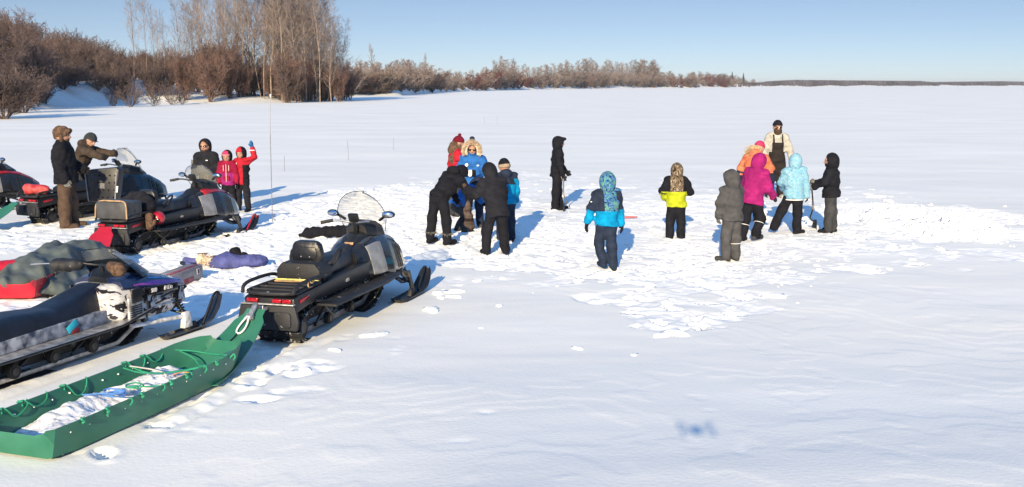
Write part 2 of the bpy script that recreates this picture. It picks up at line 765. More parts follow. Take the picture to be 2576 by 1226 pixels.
ZONES = [
    spot(880, 560, 2.6, 5.0, 0.1, 1.0), spot(760, 640, 1.6, 2.0, 0.2, 0.9), spot(1180, 600, 1.9, 3.4, 0, 1.0),
    spot(1000, 500, 2.6, 4.0, 0, 0.8), spot(560, 640, 2.6, 2.2, 0.2, 0.9), spot(300, 610, 3.2, 2.0, 0, 0.8),
    spot(120, 590, 3.0, 2.0, 0, 0.7), spot(500, 740, 1.2, 2.0, 0.3, 0.8), spot(80, 740, 1.5, 1.4, 0, 0.6),
    spot(1560, 600, 2.9, 3.0, 0, 0.62), spot(1750, 560, 3.0, 3.6, 0, 0.62), spot(1980, 600, 2.2, 3.0, 0, 0.7),
    spot(1440, 650, 1.6, 1.6, 0, 0.7), spot(1720, 690, 1.6, 1.4, 0, 0.85), spot(1800, 650, 1.6, 1.2, 0, 0.8),
    spot(1660, 790, 0.75, 0.8, 0.3, 0.75), spot(1900, 560, 2.6, 2.6, 0, 0.7), spot(1600, 520, 4.5, 3.6, 0, 0.5),
    spot(2290, 545, 2.0, 2.3, -0.25, 1.0), spot(2450, 590, 1.3, 1.4, -0.3, 0.8), spot(2180, 600, 1.8, 1.4, 0, 0.62), spot(2380, 640, 2.2, 0.9, -0.25, 0.58), spot(2120, 680, 1.5, 0.5, -0.2, 0.55), spot(1900, 700, 0.9, 0.6, 0, 0.75), spot(1600, 740, 1.2, 0.7, 0, 0.62), spot(1780, 760, 1.3, 0.9, 0, 0.66), spot(1350, 700, 1.2, 0.6, 0, 0.5),
    spot(2080, 560, 1.8, 2.0, 0, 0.75), spot(1300, 470, 4.0, 6.0, 0, 0.40), spot(1900, 480, 4.0, 5.0, 0, 0.38), spot(2250, 660, 1.6, 0.9, -0.2, 0.3),
    spot(1180, 700, 0.7, 0.8, 0, 0.25), spot(760, 930, 0.35, 0.3, 0, 0.62), spot(640, 1010, 0.22, 0.12, 0, 0.6),
    spot(470, 1100, 0.40, 0.22, 0.2, 0.6), spot(250, 1160, 0.5, 0.25, 0.3, 0.5), spot(740, 990, 0.35, 0.12, 0, 0.6),
    spot(690, 880, 0.22, 0.5, 0.3, 0.7), spot(610, 950, 0.20, 0.45, 0.3, 0.66), spot(520, 1010, 0.18, 0.4, 0.3, 0.66), spot(430, 1060, 0.16, 0.35, 0.3, 0.64), spot(330, 1120, 0.16, 0.3, 0.3, 0.6),
    spot(900, 850, 0.9, 0.25, 0.2, 0.5), spot(1330, 620, 2.0, 1.6, 0, 0.8),
    spot(420, 970, 0.8, 0.5, 0.3, 0.25), spot(60, 960, 0.6, 0.4, 0.3, 0.3),
]


def tramp(x, y):
    m = np.zeros(x.shape)
    w1, w2 = fbm(x * 0.9, y * 0.9, 4, 3), fbm(x * 0.9 + 40, y * 0.9, 4, 9)
    for cx, cy, rx, ry, ro, k in ZONES:
        dx, dy = x - cx, y - cy
        u = (dx * math.cos(ro) + dy * math.sin(ro)) / rx + w1 * 0.5
        v = (-dx * math.sin(ro) + dy * math.cos(ro)) / ry + w2 * 0.5
        d = np.sqrt(u * u + v * v)
        m = np.maximum(m, k * sst((1.15 - d) / 0.5))
    return m


# shoreline: distance at which the bank begins, per direction (tangent of azimuth), and bank height
_sh = [(-600, 360, 2.6), (-300, 330, 2.8), (0, 285, 2.6), (150, 270, 2.9), (300, 264, 3.3), (420, 262, 2.6), (500, 262, 1.2),
       (620, 262, 0.9), (740, 258, 1.0), (850, 244, 1.6), (1000, 242, 1.5), (1130, 232, 2.2), (1300, 227, 3.0), (1600, 223.2, 3.4),
       (1900, 221.2, 3.5), (2100, 219.6, 4), (2600, 218.4, 4), (3400, 218, 4)]
_A, _D, _Hb = [], [], []
for px, py, hb in _sh:
    g = at(px, py)
    _A.append(g.x / g.y)
    _D.append(g.y)
    _Hb.append(hb)


def bank(x, y):
    a = x / np.maximum(y, 1.0)
    D = np.exp(np.interp(a, _A, np.log(_D)))
    hb = np.interp(a, _A, _Hb)
    d = (y - D * (1 + 0.02 * vn(a * 60, a * 0 + 3)))
    w = 10 + D * 0.04
    rough = 1 + 0.5 * vn(x * 0.07, y * 0.05, 4)
    return np.where(y > 30, hb * rough * sst(d / w), 0.0)


def height(x, y):
    h = 0.05 * fbm(x * 0.11, y * 0.16, 3, 1) + 0.012 * fbm(x * 0.7, y * 1.3, 3, 2)
    # wind crust edges: thin terraces cut into the surface
    t = fbm(x * 0.55 + 0.3 * y + 3, y * 0.55 - 0.2 * x, 5, 12) * 5
    ft = t - np.floor(t)
    gate = sst((fbm(x * 0.22, y * 0.3, 2, 22) + 0.12) * 4)
    h = h + 0.0034 * gate * (np.floor(t) + sst(ft * 14)) * sst((30 - y) / 10)
    # near foreground raised and tilted away from the sun, added to darken that snow
    h = h + 0.36 * sst((10.5 - y) / 7.5) * sst((x + 2.4) / 2.6)
    # belt and ski ruts left by the machines on the way to where they are parked
    for ox, oy, ang, s0, s1 in ((-2.37, 10.38, 15, -3.0, 0.3), (-6.12, 16.1, 18, -4.5, 0.3), (-9.05, 19.7, 29, -4.0, 0.3), (-4.66, 8.62, 19.5, -1.5, 1.0)):
        dx, dy = x - ox, y - oy
        s_ = dx * math.sin(R(ang)) + dy * math.cos(R(ang))
        w_ = dx * math.cos(R(ang)) - dy * math.sin(R(ang)) + 0.05 * np.sin(s_ * 0.7)
        g_ = sst((s_ - s0) / 0.6) * sst((s1 - s_) / 0.3)
        band = sst((0.27 - np.abs(w_)) / 0.05) * g_
        h = h - band * (0.024 + 0.006 * np.sin(s_ * 2 * math.pi / 0.15) * (0.5 + vn(x * 5, y * 5, 8))) + 0.018 * g_ * sst((0.10 - np.abs(np.abs(w_) - 0.34)) / 0.10) * (0.6 + fbm(x * 7, y * 7, 2, 4))
        h = h - 0.018 * g_ * sst((0.07 - np.abs(np.abs(w_) - 0.46)) / 0.04)
    m = tramp(x, y)
    c3_ = fbm(x * 2.1, y * 2.1, 3, 33)
    c1, r1 = cells(x * 2.4 + 0.6 * c3_, y * 3.4 + 0.6 * c3_, 1)
    c2, r2 = cells(x * 6.0, y * 8.0 + 0.5 * c3_, 2)
    c3 = fbm(x * 6, y * 6, 4, 30)
    p1 = sst((m + 0.75 * fbm(x * 1.4, y * 1.4, 4, 8) - 0.56) * 5)
    p2 = sst((m + 0.8 * fbm(x * 2.6, y * 2.6, 4, 18) - 0.44) * 5)
    h = h + p1 * (c1 * 0.031 - 0.018 + 0.036 * c3) + p2 * (c2 * 0.012 + 0.012 * c3 - 0.008)
    h = h + prints(x, y, np.clip(m - 0.25, 0, 1)) * sst((32 - y) / 4)
    loose = np.clip(np.maximum(p1, 0.8 * p2), 0, 1) * 0.8
    # dug pile on the right
    g1, g2 = at(2290, 560), at(2420, 590)
    for g, rx, ry, hh in ((g1, 1.3, 1.4, 0.085), (g2, 1.0, 1.0, 0.065)):
        d = np.sqrt(((x - g.x) / rx) ** 2 + ((y - g.y) / ry) ** 2) + 0.35 * fbm(x * 1.3, y * 1.3, 3, 5)
        h = h + hh * sst((1.1 - d) / 0.5) * (0.25 + 1.2 * r1 + 0.9 * (r2 - 0.5) + 1.2 * c3)
    return h + bank(x, y), loose


def h0(x, y):
    a, _ = height(np.array([float(x)]), np.array([float(y)]))
    return float(a[0])


def graded(fine0, fine1, step, lo, hi, growth):
    a = list(np.arange(fine0, fine1, step))
    s, x = step, fine1
    while x < hi:
        a.append(x)
        s = min(s * growth, max(step, abs(x) * 0.06 + 0.4))
        x += s
    a.append(hi)
    s, x, b = step, fine0, []
    while x > lo:
        s = min(s * growth, max(step, abs(x) * 0.06 + 0.4))
        x -= s
        b.append(max(x, lo))
    return np.array(b[::-1] + a)


gx = graded(-8.0, 10.0, 0.033, -5000, 5000, 1.035)
gy = graded(5.2, 25.0, 0.036, -300, 7500, 1.02)
GX, GY = np.meshgrid(gx, gy, indexing='xy')
Hh, LO = height(GX, GY)
# keep the far field level outside the banks
Vg = np.stack([GX.ravel(), GY.ravel(), Hh.ravel()], 1)
nx, ny = len(gx), len(gy)
ii = (np.arange(ny - 1)[:, None] * nx + np.arange(nx - 1)[None, :]).ravel()
Fg = np.stack([ii, ii + 1, ii + nx + 1, ii + nx], 1)
ground = mesh_obj('ground', Vg, Fg, SNOW, None, None, True, None)
tag(ground, 'wide sheet of snow over the frozen lake with its low banks', 'snow', None, 'structure')
at_l = ground.data.attributes.new('loose', 'FLOAT', 'POINT')
at_l.data.foreach_set('value', LO.ravel().astype(np.float32))
print('ground', len(Vg))


def on(px, py, dz=0.0):
    g = at(px, py)
    for _ in range(4):
        z = h0(g.x, g.y)
        g = at(px, py, z)
    g.z = z + dz
    return g


# loose snow lumps: one object of uncountable rubble
def lumps():
    ico = bmesh.new()
    bmesh.ops.create_icosphere(ico, subdivisions=2, radius=1)
    base = np.array([v.co[:] for v in ico.verts])
    fc = np.array([[v.index for v in f.verts] for f in ico.faces])
    ico.free()
    VV, FF = [], []
    o = 0
    n = 0
    rg = np.random.default_rng(3)
    while n < 1100:
        zi = rg.integers(len(ZONES))
        cx, cy, rx, ry, ro, k = ZONES[zi]
        if k < 0.61 or ry < 1.0 or rg.random() > k * k:
            continue
        x = cx + rg.normal() * rx * 0.6
        y = cy + rg.normal() * ry * 0.6
        if y < 5.5 or y > 26:
            continue
        s = 0.010 + 0.022 * rg.random() ** 2.5
        if rg.random() < 0.03:
            s *= 2.2
        v = base * (1 + 0.5 * vn(base[:, 0] * 1.5 + n, base[:, 1] * 1.5 + base[:, 2], 3)[:, None] * 2)
        v = v * (s * (1.0 + rg.random() * 1.2), s * (0.8 + rg.random() * 0.8), s * (0.30 + rg.random() * 0.3))
        t = rg.random() * 6.28
        c, q = math.cos(t), math.sin(t)
        v = v @ np.array([[c, -q, 0], [q, c, 0], [0, 0, 1]]).T
        VV.append((v, x, y, s))
        FF.append(fc + o)
        o += len(base)
        n += 1
    for px, py, s in ((1950, 747, 0.10), (1105, 735, 0.09), (1150, 732, 0.08), (1085, 778, 0.09), (1455, 880, 0.045), (1595, 898, 0.035),
                      (1140, 745, 0.07), (930, 845, 0.07), (955, 840, 0.07), (740, 925, 0.07), (770, 935, 0.05), (845, 885, 0.05),
                      (1836, 795, 0.06), (1700, 840, 0.1), (1840, 770, 0.05), (1665, 845, 0.07), (1110, 748, 0.05), (2235, 510, 0.1),
                      (2300, 540, 0.16), (2350, 560, 0.17), (2260, 570, 0.13), (2410, 575, 0.17), (2190, 500, 0.1), (2440, 545, 0.1)):
        g = at(px, py)
        th = np.arctan2(base[:, 1], base[:, 0])
        lob = 1 + 0.30 * np.sin(2 * th + px) + 0.22 * np.sin(3 * th + py) + 0.15 * np.sin(5 * th + px * 2)
        v = base * (lob[:, None] + rg.normal(size=(len(base), 1)) * 0.06) * (s * 1.3, s * 1.0, s * 0.34)
        VV.append((v, g.x, g.y, s * 0.3))
        FF.append(fc + o)
        o += len(base)
    xs = np.array([a[1] for a in VV])
    ys = np.array([a[2] for a in VV])
    hs, _ = height(xs, ys)
    V = np.concatenate([a[0] + np.array([a[1], a[2], hz + a[3] * 0.3]) for a, hz in zip(VV, hs)])
    ob = mesh_obj('snow_lumps', V, np.concatenate(FF), SNOW, None, None, False)
    a_ = ob.data.attributes.new('loose', 'FLOAT', 'POINT')
    a_.data.foreach_set('value', np.ones(len(V), dtype=np.float32))
    tag(ob, 'kicked up crumbs and lumps of broken snow crust around the footprints', 'snow', None, 'stuff')


lumps()


# ------------------------------------------------------------------ bare winter trees
BARK = mat('pale bark', (0.27, 0.22, 0.185), rough=0.9, spec=0.1, var=0.35, vscale=3, stretch=(1, 1, 0.4))
BARKD = mat('brown bark', (0.16, 0.105, 0.085), rough=0.9, spec=0.1, var=0.35, vscale=3)
TWIG_T = mat('greyish twigs', (0.22, 0.178, 0.163), rough=0.9, spec=0.1, var=0.3, vscale=0.5)
TWIG_R = mat('russet twigs', (0.175, 0.112, 0.096), rough=0.9, spec=0.1, var=0.3, vscale=0.5)
TWIG_B = mat('brown twigs', (0.135, 0.100, 0.094), rough=0.9, spec=0.1, var=0.35, vscale=0.5)
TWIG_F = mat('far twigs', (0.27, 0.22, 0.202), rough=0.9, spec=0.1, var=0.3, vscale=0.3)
TWIG_P = mat('maroon twigs', (0.15, 0.065, 0.065), rough=0.9, spec=0.1, var=0.3, vscale=0.5)
NEEDLE = mat('spruce needles', (0.035, 0.05, 0.045), rough=0.9, spec=0.1, var=0.35, vscale=1)


class Segs:
    def __init__(s):
        s.a, s.ra, s.b, s.rb = [], [], [], []

    def seg(s, a, ra, b, rb):
        s.a.append(a)
        s.b.append(b)
        s.ra.append(ra)
        s.rb.append(rb)

    def path(s, pts, rs):
        for i in range(len(pts) - 1):
            s.seg(pts[i], rs[i], pts[i + 1], rs[i + 1])

    def build(s, name, m, parent):
        A, B = np.array(s.a), np.array(s.b)
        ra, rb = np.array(s.ra)[:, None], np.array(s.rb)[:, None]
        T = B - A
        T /= np.linalg.norm(T, axis=1)[:, None] + 1e-9
        ref = np.where(np.abs(T[:, 2:3]) < 0.8, np.array([[0, 0, 1.0]]), np.array([[1.0, 0, 0]]))
        U = np.cross(T, ref)
        U /= np.linalg.norm(U, axis=1)[:, None]
        W = np.cross(T, U)
        vs = []
        for P, r in ((A, ra), (B, rb)):
            for k in range(3):
                th = 2.0944 * k
                vs.append(P + (U * math.cos(th) + W * math.sin(th)) * r)
        V = np.stack(vs, 1).reshape(-1, 3)
        n = len(A)
        o = (np.arange(n) * 6)[:, None]
        F = np.concatenate([o + np.array([[0, 1, 4, 3]]), o + np.array([[1, 2, 5, 4]]), o + np.array([[2, 0, 3, 5]])])
        return mesh_obj(name, V, F, m, parent, None, False)


def unit(v):
    v = np.array(v, float)
    return v / (np.linalg.norm(v) + 1e-9)


def limb(sg, rg, p, d, L, r, n, wob, up, kids=0, depth=0, kr=0.5, kl=0.45, spread=0.9, tw=0.012):
    """a wandering limb; its twigs leave along it"""
    pts, rs = [np.array(p, float)], [r]
    d = unit(d)
    for i in range(n):
        d = unit(d + rg.normal(size=3) * wob + np.array([0, 0, up]))
        pts.append(pts[-1] + d * L / n)
        rs.append(max(tw, r * (1 - 0.8 * (i + 1) / n)))
    sg.path(pts, rs)
    if kids and depth > 0:
        for k in range(kids):
            t = 0.2 + 0.8 * (k + rg.random()) / kids
            i = min(int(t * n), n - 1)
            f = t * n - i
            q = pts[i] * (1 - f) + pts[i + 1] * f
            dd = unit(pts[i + 1] - pts[i])
            s = unit(rg.normal(size=3))
            s = unit(s - dd * (s @ dd))
            limb(sg, rg, q, dd + s * spread, L * kl * (1.15 - 0.6 * t) * (0.7 + 0.6 * rg.random()), max(tw, rs[i] * kr), 2, wob, up * 0.6,
                 max(2, int(kids * 0.55)), depth - 1, kr, kl * 1.05, spread, tw)


def make_birch(seed, h, lean=0.05, low=0.3, nb=26, tw=0.016, barkm=None, twm=None, r0=0.10, nm='bare_birch', spread=0.75):
    rg = np.random.default_rng(seed)
    root = thing(nm, None, 'tree')
    sg = Segs()
    az = rg.random() * 6.28
    d = unit((math.cos(az) * lean, math.sin(az) * lean, 1))
    pts, rs = [np.array((0, 0, -0.4))], [r0 * 1.15]
    n = 12
    for i in range(n):
        d = unit(d + rg.normal(size=3) * 0.035 + np.array([0, 0, 0.02]))
        pts.append(pts[-1] + d * (h + 0.4) / n)
        rs.append(max(tw, r0 * (1 - 0.92 * (i + 1) / n)))
    sg.path(pts, rs)
    sg.build('trunk', barkm or BARK, root)
    br = Segs()
    for k in range(nb):
        t = low + (0.985 - low) * (k + rg.random() * 0.8) / nb
        i = min(int(t * n), n - 1)
        f = t * n - i
        q = pts[i] * (1 - f) + pts[i + 1] * f
        a = k * 2.4 + rg.random() * 1.2
        L = h * (0.30 * (1 - t) ** 0.75 + 0.055) * (0.7 + 0.5 * rg.random())
        limb(br, rg, q, (math.cos(a) * spread, math.sin(a) * spread, 1.0), L, max(tw, rs[i] * 0.42), 4, 0.14, 0.03, 7, 2, 0.55, 0.42, 0.7, tw)
    br.build('crown', twm or TWIG_T, root)
    return root


def make_shrub(seed, h, stems=11, tw=0.014, twm=None, nm='willow_shrub', fan=0.55, kids=9, lean=(0, 0)):
    rg = np.random.default_rng(seed)
    root = thing(nm, None, 'shrub')
    tr, cr = Segs(), Segs()
    for k in range(stems):
        a = 6.28 * k / stems + rg.random() * 0.8
        e = fan * (0.35 + 0.9 * rg.random())
        d = unit((math.cos(a) * e + lean[0], math.sin(a) * e + lean[1], 1))
        L = h * (0.75 + 0.4 * rg.random())
        p = np.array((math.cos(a) * 0.15 * rg.random() * h * 0.2, math.sin(a) * 0.03 * h, -0.2))
        pts, rs = [p], [tw * 3.2]
        n = 6
        for i in range(n):
            d = unit(d + rg.normal(size=3) * 0.09 + np.array([0, 0, 0.03]))
            pts.append(pts[-1] + d * L / n)
            rs.append(max(tw, tw * 3.2 * (1 - 0.75 * (i + 1) / n)))
        tr.path(pts, rs)
        for j in range(kids):
            t = 0.06 + 0.92 * (j + rg.random()) / kids
            i = min(int(t * n), n - 1)
            f = t * n - i
            q = pts[i] * (1 - f) + pts[i + 1] * f
            s = unit(rg.normal(size=3))
            limb(cr, rg, q, unit(pts[i + 1] - pts[i]) + s * 0.6 + np.array([0, 0, 0.25]), h * 0.30 * (0.6 + 0.7 * rg.random()), tw * 1.3, 3, 0.16, 0.05, 6, 2, 0.8, 0.5, 0.8, tw)
    tr.build('stems', twm or TWIG_B, root)
    cr.build('crown', twm or TWIG_B, root)
    return root


def make_spruce(seed, h):
    rg = np.random.default_rng(seed)
    root = thing('spruce_tree', None, 'tree')
    sg = Segs()
    sg.path([np.array((0, 0, -1.)), np.array((0, 0, h))], [h * 0.012, 0.05])
    sg.build('trunk', BARKD, root)
    cr = Segs()
    for k in range(150):
        t = 0.12 + 0.88 * k / 150
        a = k * 2.4
        L = h * 0.17 * (1 - t) ** 0.8 + 0.25
        q = np.array((0, 0, h * t))
        e = q + np.array((math.cos(a) * L, math.sin(a) * L, -L * 0.25 + rg.normal() * 0.1))
        cr.seg(q, h * 0.020, e, 0.05)
        for j in range(3):
            f = 0.3 + 0.25 * j
            m = q * (1 - f) + e * f
            cr.seg(m, h * 0.013, m + rg.normal(size=3) * L * 0.25, 0.04)
    cr.build('crown', NEEDLE, root)
    return root


PROTO = []


def place(proto, x, y, h_scale, rz, label, group, lean=None, dz=0.0, wide=1.0):
    z = h0(x, y) + dz
    rot = (lean[0], lean[1], rz) if lean else (0, 0, rz)
    sc = (h_scale * wide, h_scale * wide, h_scale)
    if 'used' not in proto:
        proto['used'] = 1
        o = proto
        o.location = (x, y, z)
        o.rotation_euler = rot
        o.scale = sc
        o['_s'] = 1
    else:
        o = dup(proto, (x, y, z), rot, sc)
    o['label'] = label
    if group:
        o['group'] = group
    elif 'group' in o:
        del o['group']
    return o


def atd(px, d):
    """point on the ground at distance d (along the view axis on the ground) under picture column px"""
    return (px - CX) / FPX * d * 1.0, d


# --- tall bare birches of the big clump: base columns read off the photograph
birches = [make_birch(100 + i, 18, lean=(0.03, 0.06, 0.10, 0.04, 0.02)[i], low=(0.34, 0.22, 0.26, 0.18, 0.4)[i], nb=(24, 32, 28, 36, 22)[i], tw=0.013,
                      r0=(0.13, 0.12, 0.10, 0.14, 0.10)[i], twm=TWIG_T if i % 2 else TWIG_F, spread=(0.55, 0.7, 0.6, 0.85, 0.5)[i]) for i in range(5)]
rg = np.random.default_rng(77)
thin = [(348, 150, 17, -0.10), (378, 150, 16.5, -0.07), (400, 155, 12, -0.09), (412, 152, 12, -0.06), (425, 158, 11, -0.03)]
for i, (px, d, h, ln) in enumerate(thin):
    x, y = atd(px, d)
    lab = ['tall thin bare birch leaning left on the snow mound, the leftmost tall tree', 'second thin bare birch from the left, rising straight out of the snow mound',
           'slim pale birch just right of the two tall thin ones on the mound', 'slender leaning birch stem on the right shoulder of the snow mound',
           'short slender birch at the foot of the snow mound beside the clump'][i]
    place(birches[(0, 4, 4, 0, 4)[i]], x, y, h / 18, rg.random() * 6.28, lab, None, (0, ln), wide=0.75)
cl = 0
for k in range(72):
    if k < 52:
        px = 470 + (860 - 470) * ((k * 0.618) % 1.0) ** 0.9 + rg.normal() * 6
    else:
        px = 690 + 130 * rg.random()
    d = rg.uniform(158, 178) if px > 600 else rg.uniform(162, 185)
    x, y = atd(px, d)
    hh = 16.5 + 4.5 * rg.random() if px < 815 else 12 + 2 * rg.random()
    if px < 520:
        hh = 13 + 4 * rg.random()
    ln = (px - 690) / 1500 + rg.normal() * 0.03
    place(birches[rg.integers(5)], x, y, hh / 18, rg.random() * 6.28,
          ('slender bare birch in the thinner left side of the tall clump', 'tall bare birch in the middle of the dense clump', 'tall pale-stemmed birch in the dense right end of the clump')[(px > 560) + (px > 705)], 'tall bare birches of the dense clump', (rg.normal() * 0.03, ln), wide=1.0 if px > 600 else 0.8)
x, y = atd(838, 160)
place(birches[3], x, y, 12.5 / 18, 2.2, 'bare birch leaning out to the right at the edge of the dense clump', None, (0, 0.20))
x, y = atd(868, 175)
place(birches[1], x, y, 11.5 / 18, 1.1, 'rounded pale birch ending the dense clump on its right', None, (0, 0.02), wide=1.3)

# --- shrubs
shr_b = [make_shrub(200 + i, 5.0, stems=15, tw=0.015, twm=TWIG_B, fan=0.62, kids=11) for i in range(3)]
shr_r = [make_shrub(210 + i, 5.0, stems=15, tw=0.015, twm=TWIG_R, fan=0.42, kids=11) for i in range(3)]
shr_o = [make_shrub(220 + i, 3.0, stems=9, tw=0.014, twm=TWIG_B, fan=0.7, kids=6) for i in range(2)]
G1 = 'brown willow shrubs crowding the left bank'
for k in range(144):
    px = -70 + (k % 42) * 12.6 + rg.normal() * 6
    if k >= 126:
        px = -85 - (k - 126) * 16
    row = min(1, k // 42)
    d = ((118 if px < 110 else 152), 172)[row] + rg.uniform(-6, 10)
    top = np.interp(px, [-70, 60, 90, 240, 300, 420], [70, 72, 108, 120, 142, 150]) + rg.normal() * 14 + (10 if row == 0 else 0)
    x, y = atd(px, d)
    zt = CAMH + d * math.tan(math.atan((613 - top) / FPX) - PITCH)
    hh = max(2.5, zt - h0(x, y))
    place(shr_b[rg.integers(3)] if rg.random() < 0.7 else shr_r[rg.integers(3)], x, y, hh / 5.2, rg.random() * 6.28,
          ('tall brown willow shrub in the thicket at the left edge of the photo' if px < 90 else 'brown leafless willow shrub in the thicket behind the snow mound' if px < 330 else 'brown willow shrub between the snow mound and the birch clump'), G1, wide=0.8)
G2 = 'russet shrubs under the birch clump'
for k in range(52):
    px = 440 + (k % 26) * 17.5 + rg.normal() * 6
    d = 150 + rg.uniform(0, 18) + (12 if k > 25 else 0)
    if px > 760:
        d += 14
    x, y = atd(px, d)
    top = np.interp(px, [430, 500, 560, 620, 740, 800, 900], [185, 150, 130, 165, 175, 165, 180]) + rg.normal() * 12
    zt = CAMH + d * math.tan(math.atan((613 - top) / FPX) - PITCH)
    place((shr_r if rg.random() < 0.65 else shr_b)[rg.integers(3)], x, y, max(2.5, zt - h0(x, y)) / 5.0, rg.random() * 6.28,
          ('russet leafless shrub under the left half of the birch clump' if px < 650 else 'russet leafless shrub under the right half of the birch clump'), G2, wide=0.85)
# low dark overhanging shrubs of the near left corner
G3 = 'low dark willows hanging over the near left bank'
for k, (px, py, hh, wd) in enumerate([(-60, 300, 4.2, 1.5), (10, 300, 3.8, 1.5), (60, 285, 3.4, 1.6), (110, 272, 3.3, 1.6), (-30, 280, 4.6, 1.5), (30, 272, 4.2, 1.5), (160, 266, 3.4, 1.9), (190, 264, 3.2, 1.9), (250, 263, 2.6, 1.6),
                                      (90, 262, 4.0, 1.4), (0, 262, 5.0, 1.4), (215, 260, 3.2, 1.8), (130, 258, 3.8, 1.6), (80, 270, 3.6, 1.8)]):
    g = at(px, py)
    place(shr_b[k % 3], g.x, g.y, hh / 5.0, k * 1.3, 'low dark willow bush spreading over the snow at the near left bank', G3, (0, 0.15), wide=wd)
labs = ['small sparse bush in front of the snow mound, left one of two fans', 'small sparse bush on the snow right below the two thin birches',
        'upright sparse bush at the right foot of the snow mound', 'tiny sparse bush beside the right foot of the snow mound', 'low twiggy bush at the left foot of the mound']
for k, (px, py, hh) in enumerate([(330, 270, 2.9), (388, 268, 2.6), (432, 264, 2.6), (458, 263, 2.3), (286, 268, 2.2)]):
    g = at(px, py)
    place(shr_o[k % 2], g.x, g.y, hh / 3.0, k * 1.9, labs[k], None, wide=0.95)

G6 = 'slim bare trees poking out of the left thicket'
for k in range(15):
    px = 20 + k * 22 + rg.normal() * 6
    top = np.interp(px, [0, 60, 90, 240, 340], [62, 66, 92, 104, 128]) + rg.normal() * 9
    d = 165 + rg.uniform(-6, 10)
    x, y = atd(px, d)
    zt = CAMH + d * math.tan(math.atan((613 - top) / FPX) - PITCH)
    place(birches[(1, 3, 0)[k % 3]], x, y, (zt - h0(x, y)) / 18, rg.random() * 6.28, 'slim bare tree standing a little taller than the left thicket', G6, wide=1.1)

# --- tree line running away along the far bank
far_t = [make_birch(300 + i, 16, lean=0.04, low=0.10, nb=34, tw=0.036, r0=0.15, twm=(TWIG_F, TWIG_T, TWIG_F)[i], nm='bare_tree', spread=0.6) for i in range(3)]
far_s = [make_shrub(310 + i, 6, stems=14, tw=0.030, twm=(TWIG_F, TWIG_B, TWIG_T, TWIG_R)[i], nm='bank_shrub', kids=7) for i in range(4)]
red_s = make_shrub(330, 6, stems=11, tw=0.045, twm=TWIG_P, nm='maroon_shrub', kids=7)
sprc = make_spruce(340, 18)
line_top = ([890, 940, 1000, 1060, 1120, 1200, 1270, 1330, 1400, 1500, 1560, 1620, 1690, 1760, 1840, 1900, 1930], [150, 160, 150, 152, 178, 178, 142, 172, 158, 148, 158, 150, 188, 180, 190, 202, 206])
G4 = 'bare trees of the far tree line'
G5 = 'shrubs along the foot of the far tree line'
for k in range(190):
    px = 890 + 1000 * ((k * 0.618034) % 1.0) if k < 150 else 1640 + 285 * ((k * 0.618034) % 1.0)
    a = (px - CX) / FPX
    D = math.exp(np.interp(a, _A, np.log(_D)))
    d = D * 1.03 + 14 + rg.uniform(0, 25)
    top = np.interp(px, *line_top) + abs(rg.normal()) * 9
    zt = CAMH + d * math.tan(math.atan((613 - top) / FPX) - PITCH)
    x, y = a * d, d
    hh = max(3, zt - h0(x, y))
    place(far_t[rg.integers(3)], x, y, hh / 15.2, rg.random() * 6.28, ('leafless tree in the near stretch of the tree line, beside the birch clump' if px < 1150 else 'leafless tree in the middle stretch of the far tree line' if px < 1500 else 'small leafless tree in the distant end of the tree line'), G4, wide=(1.2 if px < 1600 else 2.2) + 0.6 * rg.random())
for k in range(96):
    px = 885 + 1005 * ((k * 0.618034 + 0.3) % 1.0)
    a = (px - CX) / FPX
    D = math.exp(np.interp(a, _A, np.log(_D)))
    d = D * 1.01 + rg.uniform(2, 14)
    top = np.interp(px, *line_top) * 0.42 + 222 * 0.58 + rg.normal() * 7
    if px < 1130:
        top -= 6
    zt = CAMH + d * math.tan(math.atan((613 - top) / FPX) - PITCH)
    x, y = a * d, d
    red = px > 1690 or abs(px - 1290) < 40 or abs(px - 1210) < 30
    place(red_s if (red and rg.random() < 0.4) else far_s[rg.integers(4)], x, y, max(2, zt - h0(x, y)) / 6, rg.random() * 6.28,
          ('low shrub at the foot of the tree line beside the birch clump' if px < 1150 else 'low shrub at the foot of the middle tree line' if px < 1500 else 'low shrub at the foot of the distant end of the tree line'), G5, wide=1.6)
for k, (px, t, lab) in enumerate([(1834, 181, 'pointed dark spruce, left one of two standing above the far tree line'), (1862, 184, 'dark spruce, right one of two standing above the far tree line')]):
    a = (px - CX) / FPX
    D = math.exp(np.interp(a, _A, np.log(_D))) * 1.05
    zt = CAMH + D * math.tan(math.atan((613 - t) / FPX) - PITCH)
    place(sprc, a * D, D, (zt - h0(a * D, D)) / 18, k, lab, None)
for k, (px, t, lab) in enumerate([(945, 115, 'lone tall poplar with a feathery top above the near end of the far tree line'), (1067, 137, 'pale forked poplar rising above the shrubs right of the lone tall one')]):
    a = (px - CX) / FPX
    D = math.exp(np.interp(a, _A, np.log(_D))) * 1.03
    zt = CAMH + D * math.tan(math.atan((613 - t) / FPX) - PITCH)
    place(far_t[1], a * D, D, (zt - h0(a * D, D)) / 16, k * 2, lab, None, wide=0.55)


